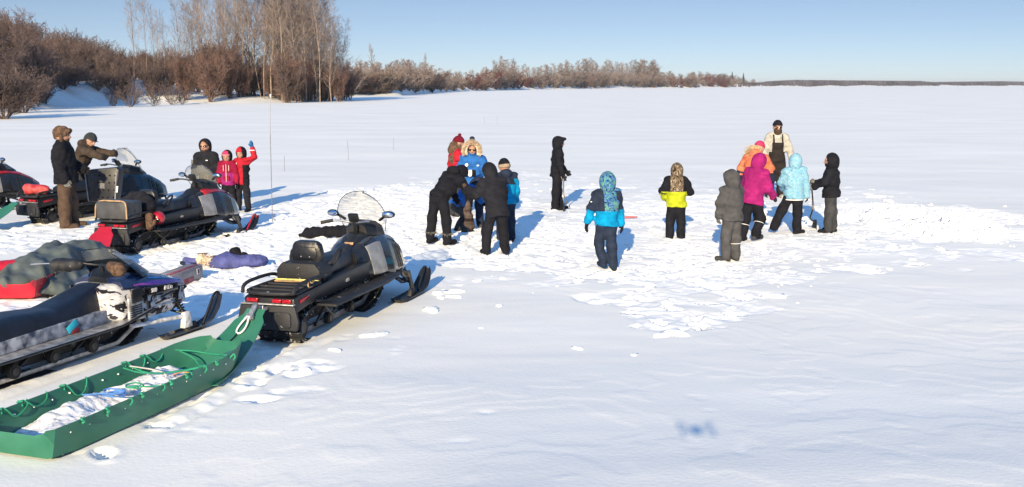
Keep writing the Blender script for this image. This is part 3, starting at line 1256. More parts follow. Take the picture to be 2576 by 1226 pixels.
# --- the far woods on the opposite shore and the undergrowth under the tree line: masses nobody could count
def woods():
    rg = np.random.default_rng(9)
    sg = Segs()
    for k in range(15000):
        px = rg.uniform(1850, 3300)
        a = (px - CX) / FPX
        D = math.exp(np.interp(a, _A, np.log(_D)))
        u = rg.random()
        d = D * (1.02 + 0.10 * u)
        x, y = a * d, d
        top = np.interp(px, [1850, 1905, 1925, 1990, 2150, 2300, 2330, 2500, 2575, 3300], [208, 208, 205, 202, 203.5, 204.5, 207, 205, 206.5, 206])
        zt = (215 - top) / FPX * d + CAMH
        b = 3.0
        hh = (zt - b) * (0.55 + 0.5 * rg.random() ** 0.6)
        r_ = hh * 0.10 * (0.7 + rg.random())
        z = b - 3
        sg.seg(np.array((x, y, z)), r_ * 0.9, np.array((x + rg.normal() * 0.5, y, z + (hh + 3) * 0.72)), r_)
        sg.seg(np.array((x, y, z + (hh + 3) * 0.7)), r_, np.array((x + rg.normal() * 1.0, y, z + (hh + 3))), r_ * 0.25)
    o = sg.build('far_woods', mat('far woods', (0.085, 0.080, 0.10), rough=0.95, spec=0.0, var=0.35, vscale=0.02), None)
    tag(o, 'low dark band of woods on the opposite shore under the horizon', 'woods', None, 'stuff')
    sg = Segs()
    for k in range(8000):
        px = rg.uniform(880, 1905)
        a = (px - CX) / FPX
        D = math.exp(np.interp(a, _A, np.log(_D)))
        d = D * 1.04 + 10 + rg.uniform(0, 22)
        x, y = a * d, d
        top = np.interp(px, *line_top) * 0.55 + 218 * 0.45
        zt = (215 - top) / FPX * d + CAMH
        z = 1.5
        hh = (zt - z) * (0.4 + 0.6 * rg.random())
        sg.seg(np.array((x, y, z - 1)), 0.06 + 0.0004 * d, np.array((x + rg.normal() * hh * 0.2, y + rg.normal(), z + hh)), 0.03 + 0.00008 * d)
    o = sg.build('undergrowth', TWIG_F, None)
    tag(o, 'tangle of twigs filling the gaps of the far tree line', 'undergrowth', None, 'stuff')


woods()


# ------------------------------------------------------------------ people
def v(*a):
    return np.array(a, float)


def frame(t, fwd_hint=(0, 1, 0)):
    t = unit(t)
    f = np.array(fwd_hint, float)
    f = unit(f - t * (f @ t))
    r_ = np.cross(f, t)
    return np.stack([r_, f, t], 1)           # columns: right, forward, up


def joints(h, lean=3, side=0, arms=None, legs=None, headv=(0, 0.1, 1), hipz=0.50, twist=0, look=(0, 1, 0)):
    J = {}
    t = unit((math.sin(R(side)), math.sin(R(lean)), math.cos(R(lean))))
    fw = v(-math.sin(R(twist)), math.cos(R(twist)), 0)
    F = frame(t, fw)
    hip = v(0, 0, 0)
    J['t'], J['F'], J['hip'] = t, F, hip
    J['chest'] = hip + t * 0.20 * h
    J['neck'] = hip + t * 0.325 * h
    hv = unit(headv)
    J['HF'] = frame(hv, look)
    J['head'] = J['neck'] + hv * 0.095 * h
    arms = arms or {}
    legs = legs or {}
    for s, sg_ in (('r', 1), ('l', -1)):
        sh = hip + t * 0.290 * h + F[:, 0] * sg_ * 0.098 * h
        u, f = arms.get(s, ((0.28 * sg_, 0.05, -1), (0.10 * sg_, 0.25, -1)))
        J['sh' + s] = sh
        J['el' + s] = sh + unit(u) * 0.160 * h
        J['wr' + s] = J['el' + s] + unit(f) * 0.145 * h
        J['hd' + s] = unit(f)
        hj = hip + v(sg_ * 0.052 * h, 0, -0.02 * h)
        u, f = legs.get(s, ((0.06 * sg_, 0.02, -1), (0.02 * sg_, -0.02, -1)))[:2]
        J['hj' + s] = hj
        J['kn' + s] = hj + unit(u) * 0.230 * h
        J['an' + s] = J['kn' + s] + unit(f) * 0.215 * h
        lg = legs.get(s)
        J['ft' + s] = unit(lg[2]) if lg and len(lg) > 2 else v(0.12 * sg_, 1, 0)
    low = min(J['anr'][2], J['anl'][2]) - 0.045 * h
    for k in list(J):
        if k not in ('t', 'F', 'HF', 'hdr', 'hdl', 'ftr', 'ftl'):
            J[k] = J[k] + v(0, 0, -low)
    J['sole'] = 0.0
    return J


def body_sdf(J, h, hs):
    c = lambda a, ra, b, rb: cap(a, ra * h, b, rb * h)
    HF = J['HF']
    hd = J['head']
    P = lambda x, y, z: hd + HF @ v(x, y, z) * h * hs
    fs = [ell(hd, v(0.052, 0.064, 0.072) * h * hs, HF), ell(P(0, 0.012, -0.032), v(0.038, 0.046, 0.045) * h * hs, HF),
          cap(P(0, 0.060, 0.006), 0.006 * h * hs, P(0, 0.074, -0.013), 0.010 * h * hs),
          cap(P(-0.018, 0.052, 0.018), 0.011 * h * hs, P(0.018, 0.052, 0.018), 0.011 * h * hs),
          cap(P(-0.012, 0.055, -0.036), 0.007 * h * hs, P(0.012, 0.055, -0.036), 0.007 * h * hs),
          ell(P(0.053, -0.004, -0.004), v(0.007, 0.014, 0.020) * h * hs, HF), ell(P(-0.053, -0.004, -0.004), v(0.007, 0.014, 0.020) * h * hs, HF),
          c(J['neck'] - J['t'] * 0.03 * h, 0.034, hd - HF[:, 2] * 0.04 * h, 0.030),
          ell((J['hip'] + J['neck']) / 2, v(0.088, 0.062, 0.17) * h, J['F']), c(J['shr'], 0.034, J['shl'], 0.034)]
    for s in 'rl':
        fs += [c(J['sh' + s], 0.032, J['el' + s], 0.026), c(J['el' + s], 0.026, J['wr' + s], 0.019),
               c(J['hj' + s], 0.050, J['kn' + s], 0.036), c(J['kn' + s], 0.035, J['an' + s], 0.024),
               c(J['an' + s], 0.024, J['an' + s] + J['ft' + s] * 0.08 * h - v(0, 0, 0.018 * h), 0.017)]
        w, d = J['wr' + s], J['hd' + s]
        fs += [c(w, 0.014, w + d * 0.04 * h, 0.010)]
    return sub(uni(0.02 * h, *fs), uni(0.01, ell(P(0.021, 0.066, 0.004), v(0.012, 0.012, 0.008) * h * hs, HF), ell(P(-0.021, 0.066, 0.004), v(0.012, 0.012, 0.008) * h * hs, HF)), 0.006 * h)


def hand_obj(J, s, h, m, parent, curl=0.5, palm=None, mitt=False, name='glove', big=1.0, cuff=None):
    w, d = J['wr' + s], unit(J['hd' + s])
    pn = unit(palm) if palm is not None else unit(v(-1 if s == 'r' else 1, 0, 0) * 1.0 + 0.001)
    pn = unit(pn - d * (pn @ d))
    side = np.cross(pn, d)
    k = h * 0.0072 * big
    L = 0.050 * h * big
    if (side @ v(0, 1, 0)) < 0:
        side = -side                    # thumb side points forward
    base = w + d * 0.045 * h
    B = np.stack([side, pn, d], 1)
    fs = [ell(w + d * 0.030 * h, v(0.026, 0.014, 0.032) * h * big, B), cap(w - d * 0.02 * h, 0.022 * h * big, w + d * 0.012 * h, 0.019 * h * big)]
    if mitt:
        fs += [ell(w + d * 0.062 * h, v(0.026, 0.017, 0.036) * h * big, B)]
    else:
        for i, (o, ln) in enumerate(((0.021, 0.92), (0.007, 1.0), (-0.007, 0.94), (-0.020, 0.75))):
            a = base + side * o * h * big + d * 0.006 * h
            c1 = curl * (0.8 + 0.15 * i)
            d1 = unit(d * math.cos(c1 * 0.8) + pn * math.sin(c1 * 0.8) + side * o * 4)
            d2 = unit(d * math.cos(c1 * 2.0) + pn * math.sin(c1 * 2.0))
            b = a + d1 * L * 0.5 * ln
            e = b + d2 * L * 0.55 * ln
            fs += [cap(a - d * 0.02 * h, k, b, k * 0.96), cap(b, k * 0.96, e, k * 0.85)]
    ta = w + d * 0.022 * h + side * 0.020 * h
    tb = ta + unit(side * 0.8 + d * 0.7 + pn * 0.25) * 0.026 * h * big
    fs += [cap(ta, k * 1.15, tb, k * 1.05), cap(tb, k * 1.05, tb + unit(d + pn * 0.5) * 0.022 * h, k * 0.9)]
    o = sdf_obj(name, uni(0.004 * h, *fs), max(0.0055, 0.0045 * h), m, parent)
    return o


def tufts(name, pts, dirs, ln, r, m, parent, jit=0.35, seed=0):
    rg = np.random.default_rng(seed)
    sg = Segs()
    for p, d in zip(pts, dirs):
        dd = unit(unit(d) + rg.normal(size=3) * jit)
        L = ln * (0.6 + 0.7 * rg.random())
        mid = p + dd * L * 0.5
        e = mid + unit(dd + rg.normal(size=3) * 0.3) * L * 0.5
        sg.seg(p, r, mid, r * 0.8)
        sg.seg(mid, r * 0.8, e, r * 0.15)
    return sg.build(name, m, parent)


FURP = mat('pale fur', (0.62, 0.50, 0.38), rough=0.95, spec=0.05, var=0.25, vscale=25)
FURB = mat('brown fur', (0.105, 0.066, 0.048), rough=0.95, spec=0.05, var=0.4, vscale=25)
FURG = mat('grey fur', (0.20, 0.19, 0.19), rough=0.95, spec=0.05, var=0.4, vscale=30)
HAIRB = mat('blond hair', (0.50, 0.38, 0.24), rough=0.7, spec=0.2, var=0.3, vscale=40)
HAIRD = mat('dark hair', (0.05, 0.032, 0.022), rough=0.7, spec=0.2, var=0.3, vscale=40)
LENS = mat('dark lens', (0.01, 0.008, 0.01), rough=0.1, var=0.1)
BLK = cloth('black', (0.012, 0.013, 0.020))
BLK2 = cloth('black faded', (0.018, 0.019, 0.028))
NAVY = cloth('navy', (0.022, 0.034, 0.068))
CHAR = cloth('charcoal', (0.055, 0.058, 0.066))
GREY = cloth('grey', (0.105, 0.105, 0.115))
BRN = cloth('brown', (0.125, 0.082, 0.062))
OLV = cloth('olive brown', (0.07, 0.052, 0.042))
REDJ = cloth('red', (0.60, 0.022, 0.045))
CRIM = cloth('crimson', (0.38, 0.012, 0.06))
MAG = cloth('magenta', (0.44, 0.02, 0.20))
PURP = cloth('pink purple', (0.42, 0.03, 0.24))
SALM = cloth('salmon', (0.92, 0.25, 0.13))
BLUJ = cloth('bright blue', (0.035, 0.19, 0.62))
CYAN = cloth('cyan', (0.0, 0.38, 0.78))
LIME = cloth('lime', (0.60, 0.68, 0.03))
CREAM = cloth('cream', (0.60, 0.58, 0.53))
PINK = cloth('pink', (0.75, 0.06, 0.18))
BEIGE = cloth('beige', (0.50, 0.38, 0.28))
BLUM = cloth('blue mitt', (0.05, 0.22, 0.55))
LTG = cloth('light grey knit', (0.42, 0.42, 0.42), col2=(0.10, 0.10, 0.10))
REFL = mat('reflective tape', (0.75, 0.76, 0.78), rough=0.35, var=0.05)
CAMB = pattern('blue camouflage print', [(0.01, 0.02, 0.08), (0.03, 0.20, 0.55), (0.22, 0.45, 0.75), (0.02, 0.05, 0.16), (0.05, 0.28, 0.62), (0.18, 0.45, 0.30)], 17)
CAMO = pattern('brown camouflage print', [(0.03, 0.02, 0.015), (0.28, 0.19, 0.12), (0.07, 0.05, 0.035), (0.52, 0.44, 0.33), (0.04, 0.03, 0.02)], 19, stretch=(1, 1, 0.6))
SPEK = pattern('speckled light blue print', [(0.65, 0.80, 0.88), (0.13, 0.50, 0.78), (0.22, 0.62, 0.82), (0.60, 0.78, 0.88), (0.10, 0.42, 0.75)], 40)
FLOR = pattern('patterned brown fabric', [(0.10, 0.02, 0.03), (0.08, 0.05, 0.05), (0.22, 0.16, 0.12), (0.04, 0.03, 0.03)], 26)


def person(label, px, py, face, h, kw=None, hs=1.0, jacket=BLK, jfn=None, pants=BLK2, boots=BLK, hood=None, hoodmat=None, gloves=BLK, curl=0.5, palms=(None, None),
           mitt=False, coat=0.05, bulk=1.0, legb=1.0, sole=None, glasses=False, face_show=False, wr=1.0, hoodlean=None, big=1.0, seed=1, sink=0.012, refl=None, pantfn=None,
           hood_back=False, collar=None, name='person', cuffs=None, xyz=None):
    g = on(px, py) if xyz is None else Vector(xyz)
    root = thing(name, label, 'person', (g.x, g.y, g.z - sink), R(face))
    J = joints(h, **(kw or {}))
    c = lambda a, ra, b, rb: cap(a, ra * h, b, rb * h)
    HF, F, t = J['HF'], J['F'], J['t']
    hd = J['head']
    P = lambda x, y, z: hd + HF @ v(x, y, z) * h * hs
    sdf_obj('body', body_sdf(J, h, hs), 0.011 if face_show else 0.014, SKIN, root)
    if face_show:
        for sx in (-1, 1):
            MB().ell(P(sx * 0.020, 0.055, 0.004), (0.008 * h,) * 3).build('eye', [mat('eye', (0.06, 0.04, 0.03), rough=0.2, var=0.1)], root)
    # trousers
    fs = [ell(J['hip'], v(0.096, 0.078, 0.075) * h * min(legb, 1.04), F)]
    for s in 'rl':
        a = J['an' + s]
        fs += [c(J['hj' + s], 0.066 * min(legb, 1.1), J['kn' + s], 0.050 * legb), c(J['kn' + s], 0.050 * legb, a + (J['kn' + s] - a) * 0.05, 0.048 * legb)]
    f = wrinkle(uni(0.03 * h, *fs), 0.009, 26, seed, (1, 1, 1.6))
    f = cut(f, J['hip'] + t * 0.02 * h, t)
    sdf_obj('trousers', f, 0.012, pants if isinstance(pants, list) else [pants], root, pantfn and (lambda C: pantfn(C, J, h)))
    if refl:
        for s in refl:
            k, a = J['kn' + s], J['an' + s]
            q = k + (a - k) * 0.28
            ax = unit(a - k)
            fr = frame(ax, (0, 1, 0))
            n = 20
            ring = [q + (fr[:, 0] * math.cos(x) + fr[:, 1] * math.sin(x)) * 0.053 * h * legb for x in np.linspace(0, 2 * math.pi, n, endpoint=False)]
            MB().tube(ring, 0.005, n=5, closed=True).build('reflective_band', REFL, root)
    # boots
    for s in 'rl':
        a, fd = J['an' + s], J['ft' + s]
        up = unit(J['kn' + s] - a)
        dn = v(0, 0, -0.020 * h)
        fs = [c(a + up * 0.035 * h, 0.040, a, 0.034), c(a + dn - fd * 0.03 * h, 0.030, a + dn + fd * 0.105 * h, 0.029)]
        f = cut(uni(0.02 * h, *fs), a + v(0, 0, -0.044 * h), (0, 0, -1))
        bo = sdf_obj('boot', f, 0.010, boots, root)
        if sole:
            MB().prism([(-0.055 * h, -0.03 * h), (0.055 * h, -0.03 * h)] and [(math.cos(x) * 0.030 * h, math.sin(x) * 0.075 * h) for x in np.linspace(0, 6.28, 14)[:-1]],
                       -0.008, 0.012, axis='z').build('sole', sole, root).location = a + fd * 0.03 * h + v(0, 0, -0.045 * h)
            root.children[-1].rotation_euler = (0, 0, math.atan2(-fd[0], fd[1]))
        if cuffs:
            pts, ds = [], []
            rg_ = np.random.default_rng(3)
            for x in np.linspace(0, 6.28, 90):
                pts.append(a + up * (0.075 * h + 0.01 * rg_.random()) + v(math.cos(x), math.sin(x), 0) * 0.040 * h)
                ds.append(v(math.cos(x), math.sin(x), -0.3))
            tufts('fur_cuff', pts, ds, 0.05, 0.006, cuffs, root, seed=5)
            sdf_obj('boot_shaft', c(a + up * 0.02 * h, 0.045, a + up * 0.085 * h, 0.048), 0.012, boots, root)
    # jacket
    mid = (J['hip'] + J['neck']) / 2
    lo = J['hip'] - t * coat * h
    down = v(0, 0, -1) * 0.3 + -t * 0.7
    fs = [ell(mid + t * 0.02 * h, v(0.118 * bulk, 0.092 * bulk, 0.205) * h, F), c(J['shr'] - t * 0.012 * h, 0.052, J['shl'] - t * 0.012 * h, 0.052),
          ell(J['hip'] - t * (coat - 0.02) * h * 0.5, v(0.112 * bulk, 0.096 * bulk, 0.11 + coat) * h, F), c(J['neck'] - t * 0.03 * h, 0.055, J['neck'] + HF[:, 2] * 0.018 * h, 0.047)]
    tor = cut(uni(0.03 * h, *fs), lo, -t)
    sl = []
    for s in 'rl':
        w = J['wr' + s]
        e = J['el' + s]
        sl += [c(J['sh' + s], 0.053 * bulk, e, 0.045 * bulk), c(e, 0.045 * bulk, w, 0.037 * bulk)]
    f = uni(0.022 * h, tor, *sl)
    for s in 'rl':
        pass
    f = wrinkle(wrinkle(f, 0.008 * wr, 17, seed + 3, (1, 1, 1.3)), 0.005 * wr, 38, seed + 9, (0.6, 0.6, 1.5))
    jm = jacket if isinstance(jacket, list) else [jacket]
    sdf_obj('jacket', f, 0.012, jm, root, jfn and (lambda C: jfn(C, J, h)))
    hm = hoodmat or jm[0]
    if hood == 'up':
        fs = [ell(P(0, -0.012, 0.006), v(0.074, 0.082, 0.088) * h * hs, HF), cap(P(0, -0.02, -0.05), 0.062 * h * hs, J['neck'] - t * 0.015 * h, 0.060 * h)]
        if hoodlean:
            fs.append(cap(P(0, 0, 0.03), 0.05 * h * hs, P(0, hoodlean, 0.05), 0.035 * h * hs))
        f = uni(0.03 * h, *fs)
        f = sub(f, ell(P(0, 0.085, -0.006), v(0.046, 0.070, 0.060) * h * hs, HF), 0.012)
        f = sub(f, ell(P(0, 0.012, -0.004), v(0.058, 0.070, 0.078) * h * hs, HF), 0.006)
        sdf_obj('hood', wrinkle(f, 0.0045, 24, seed), 0.010, hm, root)
    if hood == 'down' or hood_back:
        f = uni(0.03, ell(J['neck'] - F[:, 1] * 0.065 * h + t * 0.01 * h, v(0.080, 0.050, 0.055) * h, F), c(J['neck'] + F[:, 0] * 0.05 * h, 0.03, J['neck'] - F[:, 0] * 0.05 * h, 0.03))
        sdf_obj('hood', wrinkle(f, 0.006, 22, seed), 0.011, hm, root)
    if collar:
        sdf_obj('neck_warmer', wrinkle(uni(0.02, c(J['neck'], 0.045, P(0, 0.01, -0.055), 0.045), cap(P(0, 0.02, -0.045), 0.042 * h * hs, P(0, 0.03, -0.035), 0.040 * h * hs)), 0.004, 30, 2), 0.010, collar, root)
    if glasses:
        b = MB()
        for sx in (-1, 1):
            b.ell(P(sx * 0.024, 0.062, 0.006), (0.020 * h * hs, 0.010 * h * hs, 0.013 * h * hs))
        b.tube([P(-0.056, 0.0, 0.010), P(-0.044, 0.055, 0.012), P(0, 0.070, 0.012), P(0.044, 0.055, 0.012), P(0.056, 0.0, 0.010)], 0.0045, n=5)
        b.build('sunglasses', LENS, root)
    if gloves is not None:
        for i, s in enumerate('rl'):
            gm = gloves[i] if isinstance(gloves, (list, tuple)) else gloves
            if gm is None:
                continue
            mt = mitt[i] if isinstance(mitt, (list, tuple)) else mitt
            hand_obj(J, s, h, gm, root, curl if not isinstance(curl, tuple) else curl[i], palms[i], mt, 'mitten' if mt else 'glove', big * (1.1 if mt else 1.05))
    bpy.context.view_layer.update()
    return root, J, P


def toque(root, J, P, h, hs, m, band=None, pom=None, name='knit_hat', low=0.0, tail=0.0):
    HF = J['HF']
    f = cut(ell(P(0, -0.004, 0.014), v(0.063, 0.073, 0.078) * h * hs, HF), P(0, 0, 0.018 - low), -HF[:, 2] + HF[:, 1] * 0.12)
    o = sdf_obj(name, wrinkle(f, 0.002, 60, 4), 0.008, m, root)
    if band:
        f = cut(cut(ell(P(0, -0.004, 0.012), v(0.067, 0.077, 0.080) * h * hs, HF), P(0, 0, 0.012 - low), -HF[:, 2] + HF[:, 1] * 0.12), P(0, 0, 0.042 - low), HF[:, 2])
        sdf_obj('hat_band', f, 0.008, band, root)
    if pom:
        MB().ell(P(0, -0.01, 0.105), (0.022 * h,) * 3).build('pompom', pom, root)
    return o


# region tests used by two-tone jackets
def segd(C, a, b):
    a, b = np.array(a), np.array(b)
    ab = b - a
    tt = np.clip(((C - a) @ ab) / (ab @ ab), 0, 1)
    return np.sqrt((((C - a) - tt[:, None] * ab) ** 2).sum(1)), tt


def on_arm(C, J, h):
    r_ = np.zeros(len(C), int)
    for s in 'rl':
        d1, t1 = segd(C, J['sh' + s], J['el' + s])
        d2, t2 = segd(C, J['el' + s], J['wr' + s])
        tx = np.abs((C - J['hip']) @ J['F'][:, 0])
        up = (d1 < 0.062 * h) & (tx > 0.085 * h)
        fo = (d2 < 0.055 * h) & (d2 < d1)
        r_[up & (r_ == 0)] = 1
        r_[fo] = 2
    return r_


def tz(C, J, h):
    return (C - J['hip']) @ J['t'] / h


def badge(root, name, P0, n, w, hh, m, thick=0.006, round_=False):
    """small flat patch sewn on a garment: centre, outward normal, width, height"""
    n = unit(n)
    q = Vector(n).to_track_quat('Y', 'Z')
    if round_:
        b = MB().prism([(math.cos(x) * w / 2, math.sin(x) * hh / 2) for x in np.linspace(0, 6.283, 17)[:-1]], -thick / 2, thick / 2, axis='y')
    else:
        b = MB().box((0, 0, 0), (w, thick, hh), 0.002)
    o = b.build(name, m, root)
    o.location = Vector(P0)
    o.rotation_euler = q.to_euler()
    return o


D_ = (0, 0, -1)
# 1 man with the fur hat, far left
r_, J, P = person('standing man in a brown fur hat, black jacket and brown trousers, pale glove at hip', 174, 572, -78, 1.84,
                  dict(lean=-3, arms={'r': ((0.18, -0.10, -1), (0.05, 0.32, -1)), 'l': ((-0.2, 0.3, -1), (0.3, 0.9, -0.5))}, headv=(0, 0.10, 1), legs={'r': ((0.03, -0.06, -1), (0, -0.03, -1)), 'l': ((-0.10, 0.10, -1), (-0.04, 0.0, -1))}),
                  jacket=BLK, pants=BRN, boots=BRN, gloves=(LTG, BLK), legb=1.22, bulk=1.22, coat=0.055, collar=BRN, face_show=True)
f = uni(0.03, ell(P(0, -0.012, 0.030), v(0.070, 0.080, 0.066) * 1.84, J['HF']), cap(P(0.060, -0.01, 0.03), 0.034, P(0.056, 0.0, -0.055), 0.030), cap(P(-0.060, -0.01, 0.03), 0.034, P(-0.056, 0.0, -0.055), 0.030),
        cap(P(-0.04, 0.062, 0.055), 0.036, P(0.04, 0.062, 0.055), 0.036), cap(P(0, -0.062, -0.03), 0.034, P(0, -0.06, 0.02), 0.036))
f = sub(f, ell(P(0, 0.09, -0.03), v(0.045, 0.07, 0.050) * 1.84, J['HF']), 0.01)
sdf_obj('fur_hat', wrinkle(f, 0.008, 45, 2), 0.009, FURB, r_)
# 2 man leaning over the black board
r_, J, P = person('man in a dark ear-flap cap and olive jacket bending over the black crate', 196, 531, -97, 1.78,
                  dict(lean=30, arms={'r': ((0.5, 0.9, -0.1), (0.1, 1.0, -0.35)), 'l': ((-0.3, 0.9, -0.3), (0.3, 1, 0.05))}, headv=(0, 0.55, 1), look=(0.35, 1, -0.3), legs={'r': ((0.05, 0.65, -1), (0, -0.4, -1)), 'l': ((-0.1, 0.55, -1), (-0.04, -0.35, -1))}),
                  jacket=OLV, pants=CHAR, boots=BLK, gloves=BLK2, curl=0.9, bulk=1.08, face_show=True, hood='down')
f = uni(0.02, cut(ell(P(0, -0.004, 0.014), v(0.066, 0.076, 0.076) * 1.78, J['HF']), P(0, 0, 0.014), -J['HF'][:, 2]), cap(P(0.057, -0.01, 0.02), 0.022, P(0.050, 0.004, -0.052), 0.024),
        cap(P(-0.057, -0.01, 0.02), 0.022, P(-0.050, 0.004, -0.052), 0.024), ell(P(0, -0.05, -0.005), v(0.05, 0.03, 0.05) * 1.78, J['HF']), cap(P(-0.025, 0.085, 0.028), 0.011, P(0.025, 0.085, 0.028), 0.011))
sdf_obj('cap', f, 0.009, cloth('slate', (0.04, 0.045, 0.055)), r_)
# 3 hooded man behind the red machine
r_, J, P = person('bearded man in black hood and sunglasses behind the handlebars of the red snowmobile', 527, 516, 172, 1.78,
                  dict(lean=8, hipz=0.3, arms={'r': ((0.25, 0.1, -1), (-0.35, 1, -0.6)), 'l': ((-0.3, 0.1, -1), (0.35, 1.0, -0.6))}, headv=(0, 0.12, 1), legs={'r': ((0.15, 1.0, -0.55), (0, -0.3, -1)), 'l': ((-0.15, 1.0, -0.55), (0, -0.3, -1))}),
                  jacket=BLK2, pants=BLK, hood='up', glasses=True, gloves=FURB, curl=1.1, bulk=1.1, face_show=True, sink=0.12)
sdf_obj('beard', uni(0.02, ell(P(0, 0.040, -0.048), v(0.038, 0.03, 0.030) * 1.78, J['HF'])), 0.009, HAIRD, r_)
badge(r_, 'arm_badge', J['shr'] + (J['elr'] - J['shr']) * 0.45 + v(0.085, 0.06, 0.0), (0.7, 0.75, 0), 0.10, 0.11, LTG)
badge(r_, 'chest_logo', J['chest'] + v(-0.085, 0.185, 0.085), (-0.2, 1, 0.1), 0.045, 0.018, WHITE)
# 4 girl in pink
def jf(C, J, h):
    z = tz(C, J, h)
    return np.where((z < 0.15) & (on_arm(C, J, h) == 0), 1, 0)
r_, J, P = person('child in a pink knit hat and crimson jacket with a purple lower half', 577, 532, 182, 1.24,
                  dict(lean=2, arms={'r': ((0.25, 0.05, -1), (0.0, 0.35, -1)), 'l': ((-0.28, 0.1, -1), (-0.1, 0.3, -1))}, headv=(0, 0.15, 1)), hs=1.18, jacket=[CRIM, PURP], jfn=jf, pants=BLK, hood='up', hoodmat=BLK, face_show=True, bulk=1.12, coat=0.06)
toque(r_, J, P, 1.24, 1.2, PINK, band=cloth('pale pink', (0.8, 0.35, 0.38)))
badge(r_, 'zip', J['chest'] + v(0, 0.145, -0.06), (0, 1, 0.05), 0.010, 0.36, mat('pale zip', (0.7, 0.5, 0.5)))
for q in (-0.055, 0.055):
    badge(r_, 'chest_stripe', J['chest'] + v(q, 0.135, 0.04), (0, 1, 0.05), 0.010, 0.12, mat('pale zip', (0.7, 0.5, 0.5)))
badge(r_, 'pouch', J['hip'] + v(0.0, 0.138, 0.08), (0, 1, 0.0), 0.12, 0.10, CRIM)
# 5 waving child
def jf(C, J, h):
    x = (C - J['hip'])[:, 0] / h
    a = on_arm(C, J, h)
    return np.where((x < -0.055) & (tz(C, J, h) < 0.24) & (a != 2), 1, 0)
r_, J, P = person('child in a red and black jacket waving one arm raised in a blue mitten', 613, 531, 165, 1.31,
                  dict(lean=0, arms={'l': ((-0.55, 0.1, 0.30), (0.14, 0.1, 0.9)), 'r': ((0.25, 0.1, -1), (0.0, 0.4, -1))}, headv=(0.05, 0.15, 1), legs={'r': ((0.10, 0.02, -1), (0.05, 0, -1)), 'l': ((-0.07, 0.02, -1), (-0.10, 0, -1))}), hs=1.12,
                  jacket=[REDJ, BLK], jfn=jf, pants=BLK2, hood='up', hoodmat=BLK, gloves=(BLK, BLUM), mitt=(False, True), big=1.35, face_show=True, coat=0.08)
toque(r_, J, P, 1.31, 1.14, REDJ)
badge(r_, 'shoulder_stripe', J['chest'] + v(0.06, 0.125, 0.01), (0.25, 1, 0.05), 0.012, 0.17, WHITE)
w = J['wrl']
MB().tube([w + v(0.058 * math.cos(x), 0.058 * math.sin(x), -0.05) for x in np.linspace(0, 6.28, 18)[:-1]], 0.010, n=5, closed=True).build('cuff_band', REFL, r_)
w = J['hip'] + v(-0.16, 0.0, 0.06)
# 6 red jacket in the middle group
r_, J, P = person('person in a red jacket and maroon bobble hat at the rear of the huddle', 1141, 546, -75, 1.60,
                  dict(lean=8, arms={'r': ((0.15, 0.5, -0.8), (0.0, 1, -0.3)), 'l': ((-0.2, 0.5, -0.8), (0, 1, -0.3))}, headv=(0, 0.25, 1), legs={'r': ((0.02, 0.15, -1), (0, 0, -1)), 'l': ((-0.05, -0.05, -1), (0, 0, -1))}), jacket=REDJ, pants=CHAR, face_show=True, bulk=1.05, gloves=BLK)
toque(r_, J, P, 1.60, 1.06, cloth('maroon', (0.20, 0.01, 0.03)), pom=cloth('maroon', (0.2, 0.01, 0.03)))
f = uni(0.04, ell(J['neck'] - J['F'][:, 1] * 0.05 + v(0, 0, 0.0), v(0.16, 0.13, 0.10)), ell(P(0, -0.03, -0.04), v(0.12, 0.12, 0.12)), ell(J['chest'] + v(0.10, -0.05, 0.04), v(0.09, 0.10, 0.11)))
f = sub(f, ell(P(0, 0.09, 0.0), v(0.075, 0.11, 0.10)), 0.01)
sdf_obj('fur_hood', wrinkle(f, 0.012, 30, 5), 0.011, FURB, r_)
# 7 black figure bent forward
r_, J, P = person('person all in black bent forward at the waist wearing boots with furry cuffs', 1105, 612, -38, 1.52,
                  dict(lean=44, side=6, arms={'r': ((0.15, 0.55, -0.8), (-0.1, 0.5, -1)), 'l': ((-0.2, 0.6, -0.8), (0.2, 0.4, -1))}, headv=(0.1, 1, 0.15), look=(0, 0.2, -1),
                       legs={'r': ((0.20, 0.03, -1), (0.10, -0.05, -1)), 'l': ((-0.22, -0.02, -1), (-0.06, -0.08, -1))}), jacket=BLK, pants=BLK, hood='up', hood_back=True, cuffs=FURG, gloves=BLK, coat=0.03, bulk=1.06)
# 8 blue parka
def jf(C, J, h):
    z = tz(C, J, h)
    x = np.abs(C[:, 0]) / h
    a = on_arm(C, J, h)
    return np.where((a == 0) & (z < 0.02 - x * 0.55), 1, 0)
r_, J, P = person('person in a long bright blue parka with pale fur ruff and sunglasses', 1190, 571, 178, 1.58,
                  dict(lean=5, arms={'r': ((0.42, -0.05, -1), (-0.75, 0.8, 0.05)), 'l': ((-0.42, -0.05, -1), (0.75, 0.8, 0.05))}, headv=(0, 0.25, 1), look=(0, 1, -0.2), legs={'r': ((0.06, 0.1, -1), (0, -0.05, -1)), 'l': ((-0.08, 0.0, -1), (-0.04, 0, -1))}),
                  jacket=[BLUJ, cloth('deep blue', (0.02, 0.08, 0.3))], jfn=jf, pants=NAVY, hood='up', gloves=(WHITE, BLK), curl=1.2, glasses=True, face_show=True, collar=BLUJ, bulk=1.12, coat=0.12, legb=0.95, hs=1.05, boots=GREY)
pts, ds = [], []
rgf = np.random.default_rng(8)
for k in range(1500):
    x = rgf.uniform(-0.35, math.pi + 0.35)
    q = rgf.random()
    pts.append(P(math.cos(x) * (0.066 + 0.01 * q), 0.050 + 0.025 * q, -0.004 + math.sin(x) * 0.088))
    ds.append(J['HF'] @ v(math.cos(x) * 1.2, 0.5 + q * 0.6, math.sin(x)))
tufts('fur_ruff', pts, ds, 0.075, 0.006, FURP, r_, seed=9)
